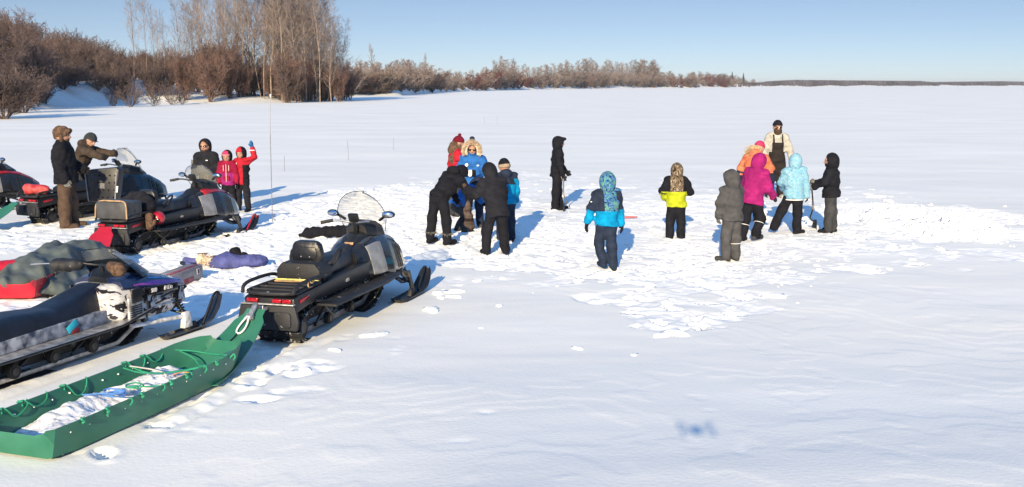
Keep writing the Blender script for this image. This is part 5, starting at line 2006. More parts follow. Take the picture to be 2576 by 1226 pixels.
    for sx in (-1, 1):
        MB().tube([(sx * 0.24, 1.825, 1.045), (sx * 0.37, 1.755, 1.02)], 0.021, n=8).build('grip', BLACKM, hb)
        MB().tube([(sx * 0.22, 1.86, 1.05), (sx * 0.26, 1.91, 1.04), (sx * 0.37, 1.84, 1.0)], 0.007, n=6).build('lever', DMETAL, hb)
    H_ = {'tall': 0.49, 'mid': 0.40, 'low': 0.27}[screen]
    rings = []
    for k in range(25):
        t = 1 - (1 - k / 24) ** 1.8
        z = 0.88 + H_ * t
        wdt = 0.34 * (0.80 + 0.2 * min(1, t * 2.2)) * math.sqrt(max(0.06, 1 - (max(0, t - 0.22) / 0.79) ** 2.3))
        y = 2.44 - 0.30 * t
        rings.append([Vector((wdt * math.sin(a), y - 0.30 * (1 - math.cos(a)) * (1 - 0.25 * t), z)) for a in np.linspace(-1.25, 1.25, 25)])
    b = MB()
    inner = [[p + Vector((0, -0.004, 0)) for p in r_[::-1]] for r_ in rings]
    b.loft([a + c for a, c in zip(rings, inner)])
    b.build('windshield', GLASS, root)
    edge = [r_[0] for r_ in rings] + rings[-1][1:-1] + [r_[-1] for r_ in rings[::-1]]
    MB().tube([p + Vector((0, -0.002, 0)) for p in edge], 0.0045, n=5).build('windshield_edge', BLACK, root)
    if mirrors:
        for sx in (-1, 1):
            mo = MB().ell((sx * 0.36, 2.09, 1.10), (0.085, 0.035, 0.045), rot=(0, 0, sx * 0.2)).tube([(sx * 0.22, 2.15, 1.02), (sx * 0.31, 2.11, 1.08)], 0.018).build('mirror', BLACK, root)
            MB().ell((sx * 0.355, 2.062, 1.10), (0.072, 0.012, 0.035), rot=(0, 0, sx * 0.2)).build('mirror_glass', mat('mirror', (0.55, 0.62, 0.72), rough=0.05, metal=1.0, var=0.05), mo)
    # front suspension and skis
    for sx in (-1, 1):
        ski(root, sx * 0.46, 2.60, 1.06, 0.10, BLACK, loopm)
        MB().tube([(sx * 0.20, 2.45, 0.30), (sx * 0.43, 2.56, 0.20)], 0.017).tube([(sx * 0.20, 2.70, 0.32), (sx * 0.43, 2.60, 0.20)], 0.017).tube([(sx * 0.2, 2.55, 0.42), (sx * 0.42, 2.57, 0.30)], 0.014).build('a_arm', BLACKM, root)
        MB().tube([(sx * 0.25, 2.50, 0.48), (sx * 0.41, 2.56, 0.22)], 0.034, n=10).build('shock', DMETAL, root)
        MB().tube([(sx * 0.43, 2.54, 0.34), (sx * 0.46, 2.60, 0.10)], [0.026, 0.032], n=8).build('spindle', DMETAL, root)
        MB().tube([(sx * 0.20, 2.90, 0.33), (sx * 0.34, 2.82, 0.22), (sx * 0.40, 2.45, 0.20), (sx * 0.44, 2.1, 0.33)], 0.020, n=8, smooth=1).build('side_guard', BLACKM, root)
    return root, sh


GLOW = mat('grey lettering', (0.45, 0.45, 0.46), rough=0.5, var=0.05)
z_ = h0(-2.43, 10.5)
m1, sh1 = modern('snowmobile', 'black two-seat snowmobile with tall clear windshield and mirrors, towing the open green sled', (-2.37, 10.38, z_ - 0.015), -R(15))
text('600', GLOW, m1, (0.278, 1.05, 0.49), Euler((R(90), 0, R(90))), 0.055, name='number_plate')
text('BACK', mat('small label', (0.25, 0.2, 0.15)), m1, (0.0, 1.70, 0.835), Euler((R(20), 0, 0)), 0.02, name='tank_label') if False else None
MB().box((0.03, 1.66, 0.80), (0.11, 0.012, 0.035), 0.003, (-0.9, 0, 0)).build('tank_label', mat('gold label', (0.45, 0.26, 0.14), var=0.4, vscale=60), m1)

z_ = h0(-6.3, 16.2)
m2, sh2 = modern('snowmobile', 'red and black snowmobile loaded with bags, red loops on its skis, beside the waving child', (-6.12, 16.1, z_ - 0.03), -R(18), red_top=True, box=False, backrest=True, screen='mid', loopm=REDP)
text('600', GLOW, m2, (0.278, 1.15, 0.49), Euler((R(90), 0, R(90))), 0.05, name='number_plate')
TEAL = mat('dark teal gloss', (0.008, 0.028, 0.042), rough=0.2, var=0.3, coat=0.5)
z_ = h0(-9.1, 19.8)
m3, sh3 = modern('snowmobile', 'dark teal and black snowmobile carrying an upright black crate, men standing beside it', (-9.05, 19.7, z_ - 0.04), -R(29), hood=TEAL, panel=BLACKM, backrest=False, box=False, screen='tall')
z_ = h0(-12.0, 20)
m4, sh4 = modern('snowmobile', 'black and red snowmobile half cut off by the left edge of the photo', (-12.15, 20.1, z_ - 0.04), -R(36), red_top=True, backrest=False, box=False, screen='low')


# ---- old machine with chrome side, near left
def old_machine():
    root = thing('snowmobile', 'older blue and white snowmobile with a long navy seat, lettered hood and smoked windshield', 'snowmobile', (-4.66, 8.62, h0(-4.5, 9.5) - 0.02), -R(19.5))
    NAV = mat('navy paint', (0.012, 0.022, 0.075), rough=0.18, var=0.25, coat=0.6)
    CHR = pattern('chipped white and black panel', [(0.08, 0.08, 0.11), (0.9, 0.9, 0.95), (1.0, 1.0, 1.02), (0.75, 0.75, 0.8), (0.03, 0.03, 0.04)], 5, stretch=(1, 1.3, 2.6))
    CHR.node_tree.nodes['Principled BSDF'].inputs['Roughness'].default_value = 0.3
    SEAT = mat('navy vinyl', (0.006, 0.0095, 0.022), rough=0.42, var=0.3, bump=0.5, bscale=7)
    belt([(0.05, 0.02), (1.0, 0.0), (1.75, 0.015), (2.0, 0.16), (2.02, 0.30), (1.8, 0.33), (0.9, 0.30), (-0.1, 0.30), (-0.35, 0.24), (-0.42, 0.12), (-0.30, 0.03)], 0.19, 0.018, 60, RUBBER2, root, 0.022)
    for sx in (-0.20, 0.20):
        MB().prism([(-0.2, 0.06), (1.6, 0.06), (1.95, 0.22), (1.92, 0.25), (1.58, 0.10), (-0.2, 0.10)], sx - 0.01, sx + 0.01, 0.003).build('slide_rail', ALU, root)
        wheel(root, sx * 1.08, 1.22, 0.14, 0.065)
        wheel(root, sx * 1.08, 0.72, 0.16, 0.06)
        wheel(root, sx * 1.08, 0.25, 0.14, 0.065)
        wheel(root, sx * 1.08, -0.25, 0.15, 0.10)
        wheel(root, sx * 1.08, 0.95, 0.24, 0.045)
    for y0 in (0.3, 1.0):
        MB().tube([(-0.17, y0, 0.10), (-0.17, y0 + 0.35, 0.30), (0.17, y0 + 0.35, 0.30), (0.17, y0, 0.10)], 0.014).build('suspension_arm', DMETAL, root)
    MB().prism([(-0.35, 0.12), (1.55, 0.12), (1.85, 0.24), (1.75, 0.29), (-0.35, 0.28)], -0.15, 0.15, 0.02).build('dark_track_fill', mat('snowy dark fill', (0.012, 0.013, 0.016), rough=0.7, var=0.4, snow=0.42), root)  # added dark block with snow specks, keeps the inside of the belt loop dark
    TUN = mat('snowy blue panel', (0.05, 0.07, 0.13), rough=0.4, var=0.4, vscale=9, col2=(0.40, 0.43, 0.50))
    MB().prism([(-0.45, 0.31), (1.75, 0.31), (1.75, 0.42), (1.3, 0.45), (0.6, 0.44), (-0.45, 0.42)], -0.22, 0.22, 0.01).build('tunnel', TUN, root)
    for sx in (-1, 1):
        MB().prism([(-0.40, 0.285), (1.45, 0.285), (1.9, 0.36), (1.9, 0.385), (1.45, 0.31), (-0.40, 0.31)], sx * 0.21, sx * 0.40, 0.005).build('running_board', ALU, root)
        MB().tube([(sx * 0.405, -0.4, 0.30), (sx * 0.405, 1.45, 0.30), (sx * 0.405, 1.92, 0.375)], 0.012, n=6).build('board_rail', BLACK, root)
    MB().box((0.223, 0.98, 0.385), (0.004, 0.14, 0.07), 0.001, (0.5, 0, 0)).build('cyan_decal', mat('cyan decal', (0.03, 0.45, 0.60), rough=0.3, var=0.2), root)
    MB().box((0.223, 1.02, 0.335), (0.004, 0.10, 0.04), 0.001).build('red_decal', mat('dark red decal', (0.22, 0.02, 0.03), rough=0.5, var=0.4), root)
    # long seat
    st = Shell([(-0.55, 0.225, 0.36, 0.60, 0.78), (-0.2, 0.23, 0.36, 0.62, 0.76), (0.45, 0.23, 0.36, 0.61, 0.76), (0.85, 0.23, 0.37, 0.57, 0.73), (1.15, 0.225, 0.37, 0.63, 0.66), (1.40, 0.18, 0.38, 0.69, 0.7), (1.52, 0.17, 0.38, 0.69, 0.7)], 0.42)
    so = st.mesh(40).build('seat', SEAT, root)
    # engine side + hood
    Shell([(1.42, 0.20, 0.36, 0.66, 0.8), (1.55, 0.34, 0.30, 0.68, 0.75), (1.80, 0.39, 0.27, 0.68, 0.82), (2.3, 0.37, 0.26, 0.60, 0.82), (2.62, 0.27, 0.30, 0.53, 0.8), (2.74, 0.15, 0.36, 0.48, 0.8)], 0.32).mesh().build('side_body', CHR, root)
    hd = Shell([(1.60, 0.33, 0.60, 0.73, 0.75), (1.80, 0.37, 0.57, 0.765, 0.68), (2.1, 0.375, 0.53, 0.71, 0.66), (2.4, 0.34, 0.50, 0.635, 0.64), (2.66, 0.25, 0.46, 0.565, 0.6), (2.80, 0.13, 0.45, 0.51, 0.6)], 0.5)
    ho = hd.mesh().build('hood', NAV, root)
    PUR = mat('violet stripe', (0.28, 0.05, 0.38), rough=0.25, var=0.15)
    CY = mat('light blue stripe', (0.04, 0.30, 0.62), rough=0.25, var=0.2)
    for s in (0, 1):
        def arc(t0, a, b_):
            return (lambda t: (a, b_ + (a - b_) * (1 - t) * 0.7)) if s == 0 else (lambda t: (math.pi - a, math.pi - (b_ + (a - b_) * (1 - t) * 0.7)))
        hd.patch(1.74, 2.55, 0, 0, 0.004, fn=arc(0, -0.1, 0.10)).build('violet_stripe', PUR, ho)
        hd.patch(1.98, 2.64, 0, 0, 0.006, fn=arc(0, 0.10, 0.34)).build('blue_stripe', CY, ho)
    # louvred foot vent and black panels on the right and left
    for sx in (-1, 1):
        vb = MB().box((sx * 0.365, 1.68, 0.43), (0.03, 0.20, 0.22), 0.012)
        vo = vb.build('foot_panel', mat('grey plastic panel', (0.18, 0.18, 0.20), rough=0.4, var=0.4, col2=(0.5, 0.5, 0.52)), root)
        for k in range(6):
            MB().box((sx * 0.384, 1.68, 0.345 + k * 0.022), (0.010, 0.17, 0.008), 0.002, (0, 0.4 * sx, 0)).build('louver', BLACK, vo)
        MB().box((sx * 0.378, 1.70, 0.55), (0.022, 0.16, 0.14), 0.012).build('latch_cover', BLACK, root)
        rg = np.random.default_rng(4)
        for (y, z, a, b_) in ((1.84, 0.50, 0.05, 0.10), (1.88, 0.40, 0.035, 0.12), (1.99, 0.52, 0.03, 0.10), (2.06, 0.42, 0.14, 0.018), (2.2, 0.47, 0.20, 0.018), (2.32, 0.36, 0.16, 0.02), (1.83, 0.33, 0.02, 0.12), (2.42, 0.50, 0.05, 0.03)):
            xx = np.interp(y, [1.8, 2.3, 2.62], [0.388, 0.368, 0.275]) * (0.955 if z > 0.45 else 0.985)
            MB().box((sx * xx, y, z), (0.012, a, b_), 0.003, (0.15, 0, -sx * (0.05 if y < 2.3 else 0.25))).build('black_graphic', GLOSS, root)
        for k in range(4):
            y = 2.28 + k * 0.045
            xx = np.interp(y, [1.8, 2.3, 2.62], [0.388, 0.368, 0.275]) * 0.97
            MB().box((sx * xx, y, 0.46 - 0.005 * k), (0.016, 0.012, 0.10), 0.003, (-0.45, 0, 0)).build('louver', BLACK, root)
    WL = mat('white lettering', (0.75, 0.75, 0.78), rough=0.5, var=0.05)
    # lettering: number on the cowl, script on the flank, name along the side
    def along(y, a, off=0.008):
        p = hd.pt(y, a, off)
        ty = (hd.pt(y + 0.03, a, off) - hd.pt(y - 0.03, a, off)).normalized()
        ta = (hd.pt(y, a + 0.06, off) - hd.pt(y, a - 0.06, off)).normalized()
        n = ty.cross(ta).normalized()
        up = n.cross(ty).normalized()
        return p, Matrix((ty, up, n)).transposed()
    p, M = along(1.97, 0.62)
    text('500', WL, root, p, M, 0.085, shear=0.3, name='number_lettering')
    p, M = along(2.33, 0.36)
    text('Classic', WL, root, p, M, 0.075, shear=0.35, name='script_lettering')
    yv = Vector((-0.05, 1, 0.0)).normalized()
    for body, y, z, s_ in (('500', 1.96, 0.555, 0.06), ('INDY', 2.20, 0.542, 0.062)):
        xx = np.interp(y, [1.8, 2.3, 2.62], [0.388, 0.368, 0.275]) * 0.93 + 0.012
        ty = Vector((-0.04, 1, -0.06)).normalized()
        n = Vector((1, 0.04, 0.15)).normalized()
        M = Matrix((ty, n.cross(ty).normalized(), n)).transposed()
        text(body, GLOSS if False else WL, root, (xx + 0.012, y, z), M, s_, 0.003, 0.3, name='name_lettering')
    MB().prism([(1.83, 0.515), (2.36, 0.49), (2.36, 0.572), (1.83, 0.60)], 0.355, 0.368, 0.004).build('name_band', GLOSS, root)
    # smoked windshield
    rings = []
    for k in range(9):
        t = k / 8
        z = 0.72 + 0.27 * t
        wd = 0.33 * (1 - 0.42 * t ** 1.5)
        y = 2.20 - 0.40 * t
        rings.append([Vector((wd * math.sin(a), y - 0.42 * (1 - math.cos(a)) * (1 - 0.35 * t), z - 0.02 * (1 - t) * (1 - math.cos(a)))) for a in np.linspace(-1.35, 1.35, 17)])
    b = MB()
    b.loft([a + [p + Vector((0, -0.005, 0)) for p in a[::-1]] for a in rings[:5]])
    b.build('windshield', SMOKE, root)
    b = MB()
    b.loft([a + [p + Vector((0, -0.005, 0)) for p in a[::-1]] for a in rings[4:]])
    b.build('windshield_top', GLASS, root)
    edge = [r_[0] for r_ in rings] + rings[-1][1:-1] + [r_[-1] for r_ in rings[::-1]]
    MB().tube(edge, 0.004, n=5).build('windshield_edge', BLACK, root)
    Shell([(1.58, 0.12, 0.62, 0.74, 0.8), (1.72, 0.22, 0.62, 0.80, 0.8), (1.9, 0.22, 0.62, 0.82, 0.8), (2.05, 0.18, 0.62, 0.78, 0.8)], 0.5).mesh(10, 20).build('dash_pod', BLACK, root)
    hb = MB().tube([(-0.36, 1.46, 0.86), (-0.20, 1.56, 0.87), (0, 1.66, 0.84), (0.20, 1.56, 0.87), (0.36, 1.46, 0.86)], 0.012, n=8, smooth=1).tube([(0, 1.7, 0.72), (0, 1.65, 0.85)], 0.02).build('handlebar', BLACK, root)
    for sx in (-1, 1):
        hb2 = sdf_obj('hand_guard', wrinkle(uni(0.03, cap((sx * 0.20, 1.58, 0.85), 0.055, (sx * 0.37, 1.47, 0.85), 0.075)), 0.006, 30, 3), 0.010, FURB if sx > 0 else BLACKM, root)
    MB().tube([(-0.32, 1.52, 0.87), (-0.55, 1.40, 0.865), (-0.62, 1.38, 0.86)], 0.006, n=6).build('brake_lever', METAL, hb)
    # front bumper, trailing arms, skis
    MB().tube([(-0.16, 2.66, 0.40), (-0.14, 2.82, 0.44), (0.14, 2.82, 0.44), (0.16, 2.66, 0.40)], 0.014, n=8, smooth=1).build('front_bumper', BLACK, root)
    WP = mat('chipped white steel', (0.62, 0.62, 0.64), rough=0.4, var=0.3, vscale=20)
    for sx in (-1, 1):
        MB().tube([(sx * 0.32, 1.66, 0.24), (sx * 0.41, 2.38, 0.20)], 0.022, n=8).build('trailing_arm', WP, root)
        MB().tube([(sx * 0.15, 2.30, 0.30), (sx * 0.40, 2.40, 0.22)], 0.013).tube([(sx * 0.15, 2.45, 0.34), (sx * 0.40, 2.42, 0.24)], 0.013).build('radius_rod', BLACK, root)
        MB().box((sx * 0.42, 2.40, 0.16), (0.07, 0.14, 0.17), 0.012, taper=0.7).build('spindle', WP, root)
        b = MB().tube([(sx * 0.28, 2.36, 0.46), (sx * 0.40, 2.39, 0.22)], 0.018)
        q0, q1 = Vector((sx * 0.29, 2.36, 0.45)), Vector((sx * 0.38, 2.39, 0.26))
        ax = (q1 - q0).normalized()
        u_ = ax.orthogonal().normalized()
        w_ = ax.cross(u_)
        b.tube([q0.lerp(q1, i / 60) + (u_ * math.cos(i * 0.75) + w_ * math.sin(i * 0.75)) * 0.036 for i in range(61)], 0.006, n=5)
        b.build('coil_shock', BLACK, root)
        ski(root, sx * 0.42, 2.50, 1.02, 0.068, GLOSS, BLACK, 0.30)
    return root


m5 = old_machine()


# ------------------------------------------------------------------ pulled sleds
GREEN = mat('green poly', (0.022, 0.155, 0.095), rough=0.45, var=0.14, vscale=2.2, spec=0.35, col2=(0.05, 0.20, 0.14), stretch=(1, 0.5, 1))
RED_S = mat('red poly', (0.42, 0.012, 0.03), rough=0.35, var=0.14, vscale=3)
CORD = mat('green cord', (0.02, 0.26, 0.15), rough=0.8, var=0.2)


def tow_tongue(b, y0, L, rise, w0, w1, z0=0.012):
    """curved sheet that runs out under the bow and sweeps up to the hitch"""
    rings = []
    n = 16
    for i in range(n + 1):
        t = i / n
        y = y0 + L * (t - 0.10 * t * t)
        z = z0 + rise * t ** 1.9
        w = w0 + (w1 - w0) * t ** 0.8
        if t > 0.93:
            w *= 0.72
        row = [Vector((w * q, y, z + 0.05 * q * q * (1 - t) * 0.8)) for q in np.linspace(-1, 1, 9)]
        rings.append(row + [p + Vector((0, 0.004 if t > 0.5 else 0, -0.008)) for p in row[::-1]])
    b.loft(rings)
    return b


def boat_sled(label, loc, rz, m, cordm, L=2.35, rear=0.0, tl=1.2, rise=0.46, name='cargo_sled'):
    root = thing(name, label, 'sled', loc, rz)
    secs = [(-0.03 + rear, 0.21, 0.27, 0.335, 0.265), (0.03, 0.035, 0.310, 0.352, 0.258), (0.25, 0.02, 0.320, 0.358, 0.255), (1.2, 0.015, 0.320, 0.358, 0.252), (L - 0.42, 0.02, 0.31, 0.352, 0.255),
            (L - 0.20, 0.035, 0.27, 0.325, 0.275), (L - 0.06, 0.075, 0.22, 0.285, 0.285), (L + 0.06, 0.16, 0.16, 0.225, 0.292), (L + 0.12, 0.245, 0.11, 0.16, 0.292)]
    rings = []
    for y, zb, wb, wt, zr in secs:
        def prof(e):
            zm = zb + (zr - zb) * 0.5
            return [(-wt + e, zr), (-(wb * 0.45 + wt * 0.55) + e, zm), (-wb + e, zb + 0.012 + e), (-wb * 0.86 + e, zb + e * 1.0), (0, zb + e), (wb * 0.86 - e, zb + e), (wb - e, zb + 0.012 + e), ((wb * 0.45 + wt * 0.55) - e, zm), (wt - e, zr)]
        o, i_ = prof(0), prof(0.009)
        rings.append([Vector((p[0], y, p[1])) for p in o] + [Vector((p[0], y, p[1])) for p in i_[::-1]])
    b = MB().loft(rings)
    b.build('hull', m, root, ang=25)
    tow_tongue(MB(), L - 0.55, tl + 0.55, rise, 0.37, 0.14).build('tongue', m, root)
    # rim lacing and rivets
    rg = np.random.default_rng(2)
    for sx in (-1, 1):
        for k in range(6):
            y = 0.25 + k * 0.33 + 0.05 * rg.normal()
            if sx < 0 and k == 3:
                continue
            pts = [(sx * 0.338, y, 0.225), (sx * 0.375, y + 0.02, 0.265), (sx * 0.34, y + 0.04, 0.255), (sx * 0.318, y + 0.10, 0.14 + 0.08 * rg.random()), (sx * 0.315, y + 0.19, 0.13 + 0.09 * rg.random()), (sx * 0.335, y + 0.25, 0.225),
                   (sx * 0.365, y + 0.27, 0.265), (sx * 0.37, y + 0.28, 0.225), (sx * 0.365, y + 0.25, 0.205)]
            MB().tube(pts, 0.0065, n=6, smooth=2).build('lacing_cord', cordm, root)
            MB().tube([(sx * 0.362, y, 0.225), (sx * 0.38, y + 0.015, 0.24), (sx * 0.373, y - 0.02, 0.263), (sx * 0.35, y + 0.01, 0.260)], 0.009, n=6, smooth=1).build('knot', cordm, root)
        for k in range(11):
            y = 0.18 + k * 0.19
            MB().ell((sx * 0.3325, y, 0.19), (0.010, 0.008, 0.008), sub=1).ell((sx * 0.343, y, 0.19), (0.008, 0.008, 0.008), sub=1).build('rivet', WHITE, root)
    return root


rz1 = -R(18.5)
org = Vector((-3.49, 6.93, 0))
zg = h0(org.x + 0.3, org.y + 1.2) - 0.015
g1 = boat_sled('long open green plastic cargo sled half full of snow, hitched to the black snowmobile', (org.x, org.y, zg), rz1, GREEN, CORD, L=2.46, tl=0.80, rise=0.43)
MB().prism([(math.cos(x) * 0.05, math.sin(x) * 0.09) for x in np.linspace(0, 6.28, 13)[:-1]], 0.14, 0.147, axis='z').build('bow_plate', mat('weathered green', (0.06, 0.24, 0.16), rough=0.6), g1).location = (0.17, 2.42, 0.05)
# hitch hardware and white rope loop on the tongue
hk = MB().box((0, 3.05, 0.43), (0.05, 0.20, 0.03), 0.006, (0.75, 0, 0)).box((0, 3.00, 0.385), (0.075, 0.07, 0.05), 0.008, (0.75, 0, 0)).cyl((-0.05, 2.99, 0.38), (0.05, 2.99, 0.38), 0.010).build('clevis', ALU, g1)
MB().tube([(-0.01, 2.98, 0.40), (-0.045, 2.92, 0.34), (-0.055, 2.85, 0.285), (-0.02, 2.81, 0.262), (0.02, 2.83, 0.275), (0.03, 2.90, 0.325), (0.01, 2.98, 0.40)], 0.009, n=6, smooth=2).build('hitch_rope', WHITE, g1)
MB().tube([(-0.02, 2.81, 0.268), (-0.03, 2.76, 0.235), (-0.05, 2.70, 0.20)], 0.006, n=5).build('hitch_cord', BLACK, g1)
MB().tube([(-0.26, 0.12, 0.235), (-0.02, 0.02, 0.245), (0.335, 0.06, 0.20), (0.30, 0.09, 0.05)], 0.006, n=5, smooth=0).build('rim_wire', CORD, g1) if False else None
for k, (ya, yb, sg_) in enumerate(((1.80, 1.55, 0.17), (2.10, 1.62, 0.14), (2.16, 2.20, 0.20), (1.95, 2.22, 0.12))):
    MB().tube([(0.30, ya, 0.24), (0.18, ya + 0.07, sg_ + 0.02), (0.08 - 0.04 * k, (ya + yb) / 2 + 0.12, sg_), (-0.12, yb + 0.02 * k, sg_ + 0.03), (-0.31 + 0.04 * (k > 1), yb, 0.235)], 0.0065, n=6, smooth=2).build('bow_cord', CORD, g1)


def snow_in(root_m, loc, rz, L0, L1, w, h_, label, seed=0):
    n, m_ = 170, 46
    ys, xs = np.linspace(L0, L1, n), np.linspace(-w, w, m_)
    Y, X = np.meshgrid(ys, xs, indexing='ij')
    ed = np.clip(np.minimum(Y - L0, L1 - Y) / 0.18, 0, 1)
    c1, _ = cells(X * 14 + seed, Y * 14, 4)
    Z_ = 0.028 + (h_ * (0.35 + 0.9 * (0.5 + vn(X * 5 + seed, Y * 3, 7))) + 0.010 * c1 + 0.030 * fbm(X * 13, Y * 13, 4, 5)) * np.sqrt(ed)
    # thinner along the high side
    Z_ = np.maximum(Z_ - 0.03 * sst((-X / w - 0.5) * 1.3), 0.022)
    V = np.stack([X.ravel(), Y.ravel(), Z_.ravel()], 1)
    Vb = V.copy()
    Vb[:, 2] = 0.016
    i = (np.arange(n - 1)[:, None] * m_ + np.arange(m_ - 1)[None, :]).ravel()
    F = np.stack([i, i + m_, i + m_ + 1, i + 1], 1)[:, ::-1]
    Vz = np.concatenate([V, Vb])
    o = mesh_obj('snow_in_sled', Vz, np.concatenate([F, F[:, ::-1] + len(V)]), mat('dirty snow', (0.60, 0.61, 0.65), rough=0.8, spec=0.1, var=0.12, vscale=12, col2=(0.86, 0.87, 0.89), bump=0.4, bscale=40), None)
    o.location, o.rotation_euler = loc, (0, 0, rz)
    tag(o, label, 'snow', None, 'stuff')


snow_in(None, (org.x, org.y, zg), rz1, 0.14, 2.15, 0.305, 0.115, 'trodden greyish snow lying along the floor of the green sled')


def rope_coil(label, cx, cy, z, m, r_, n, seed, jit=0.3, th=0.0065, sq=1.0):
    rg = np.random.default_rng(seed)
    pts = []
    for i in range(int(n * 12)):
        a = i / 12 * 2 * math.pi
        q = r_ * (1 + jit * math.sin(a * 0.37 + seed) * 0.6)
        p = Vector((cx, cy, 0)) + Vector((math.cos(a) * q * sq + 0.02 * math.sin(a * 0.23), math.sin(a) * q * 0.8 + 0.02 * i / 12, z + 0.006 * math.sin(a * 1.7) + 0.0008 * i))
        pts.append(p)
    t = rg.random() * 6.28
    e = pts[-1]
    for k in range(6):
        t += rg.normal() * 0.6
        e = e + Vector((math.cos(t), math.sin(t), 0)) * 0.05
        pts.append(e)
    o = thing('rope', label, 'rope', (org.x, org.y, zg), rz1)
    MB().tube([p for p in pts], th, n=6, smooth=1).build('coil', m, o)
    return o


BLUR = mat('blue rope', (0.08, 0.22, 0.55), rough=0.8, var=0.3)
rope_coil('loose coil of thin blue rope on the snow inside the green sled', -0.02, 1.05, 0.165, BLUR, 0.085, 3, 1)
rope_coil('loop of thick white rope beside the blue coil in the green sled', -0.10, 1.20, 0.16, mat('white rope', (0.72, 0.70, 0.66), rough=0.8), 0.10, 1.1, 2, th=0.010)
rope_coil('tangled green cord between the ropes inside the green sled', -0.02, 1.28, 0.165, CORD, 0.07, 2, 4)
o = thing('strap', 'knotted white and yellow ratchet strap heaped at the front of the green sled', 'strap', (org.x, org.y, zg), rz1)
MB().tube([(-0.30, 1.62, 0.235), (-0.08, 1.72, 0.19), (0.02, 1.70, 0.16), (0.05, 1.60, 0.12), (0.02, 1.48, 0.11)], 0.012, n=6, smooth=2, flat=0.5).build('webbing', mat('pale webbing', (0.60, 0.57, 0.52), rough=0.9), o)
MB().tube([(0.03, 1.75, 0.15), (0.08, 1.82, 0.17), (0.15, 1.80, 0.16), (0.10, 1.70, 0.13), (0.06, 1.62, 0.12)], 0.014, n=6, smooth=2, flat=0.5).build('red_white_webbing', mat('red webbing', (0.55, 0.28, 0.24), rough=0.9, var=0.3, vscale=50), o)
MB().tube([(0.14, 1.80, 0.17), (0.20, 1.78, 0.17), (0.21, 1.70, 0.14), (0.16, 1.66, 0.12)], 0.013, n=6, smooth=2, flat=0.5).build('yellow_webbing', mat('yellow webbing', (0.62, 0.42, 0.05), rough=0.9), o)
o = thing('cord', 'dark thin cord drooping over the middle of the green sled\'s near wall', 'cord', (org.x, org.y, zg), rz1)
MB().tube([(0.34, 0.85, 0.245), (0.20, 0.82, 0.14), (0.10, 0.72, 0.10), (0.16, 0.55, 0.10), (0.33, 0.42, 0.22), (0.36, 0.40, 0.24)], 0.006, n=6, smooth=2).build('dark_cord', mat('dark cord', (0.03, 0.03, 0.05)), o)

# second green sled: only its tongue shows behind the teal machine
a3 = Vector(m3.location)
d3 = Vector((math.sin(R(30)), math.cos(R(30)), 0))
hitch3 = a3 - Vector((math.sin(R(29)), math.cos(R(29)), 0)) * 0.35
s0 = hitch3 - d3 * 3.25
boat_sled('green plastic sled tongue rising to the teal snowmobile at the left edge', (s0.x, s0.y, h0(s0.x + 1, s0.y + 1) - 0.02), -R(30), GREEN, CORD, L=2.28, tl=0.95, rise=0.44)
# red sled behind the red machine, under a grey tarp
a2 = Vector(m2.location)
d2 = Vector((math.sin(R(-1)), math.cos(R(-1)), 0))
h2 = a2 - Vector((math.sin(R(18)), math.cos(R(18)), 0)) * 0.30
s2 = h2 - d2 * 3.45
zr = h0(s2.x, s2.y + 1.5)
boat_sled('red plastic cargo sled with its tongue hitched to the red and black snowmobile', (s2.x, s2.y, zr), R(1), RED_S, BLACK, L=2.45, tl=1.0, rise=0.46)
TARP = mat('grey green canvas', (0.085, 0.105, 0.105), rough=0.85, var=0.35, vscale=4, bump=0.6, bscale=6)
f = uni(0.10, ell((0.0, 1.35, 0.20), (0.46, 1.35, 0.25)), ell((0.05, 2.0, 0.22), (0.40, 0.55, 0.22)), ell((0.28, 1.3, 0.08), (0.34, 1.2, 0.16)), ell((0.32, 2.05, 0.08), (0.24, 0.5, 0.12)), ell((-0.25, 1.3, 0.08), (0.3, 1.2, 0.16)))
f = wrinkle(wrinkle(f, 0.035, 6, 5, (1.6, 1.0, 1)), 0.016, 15, 8, (1.5, 0.7, 1))
f = cut(f, (0, 0, 0.02), (0, 0, -1))
o = sdf_obj('canvas_tarp', f, 0.022, TARP, None)
o.location, o.rotation_euler = (s2.x, s2.y, zr), (0, 0, R(1))
tag(o, 'crumpled grey green canvas tarp heaped over the load of the red sled', 'tarp')
f = wrinkle(uni(0.05, cap((0, -0.2, 0), 0.11, (0, 0.30, 0), 0.11), cap((0, 0.32, 0), 0.08, (0, 0.50, -0.02), 0.04)), 0.006, 12, 3)
o = sdf_obj('duffel_bag', f, 0.014, mat('shiny red nylon', (0.38, 0.012, 0.03), rough=0.3, var=0.2, bump=0.4, bscale=8), None)
p = posY(18, 676, 13.1)
o.location, o.rotation_euler = p, (0, 0, -R(62))
tag(o, 'shiny red roll bag lying on the grey tarp at the left edge', 'bag')

# ------------------------------------------------------------------ loads and things lying about
def local(root, p):
    return root.matrix_world @ Vector(p)


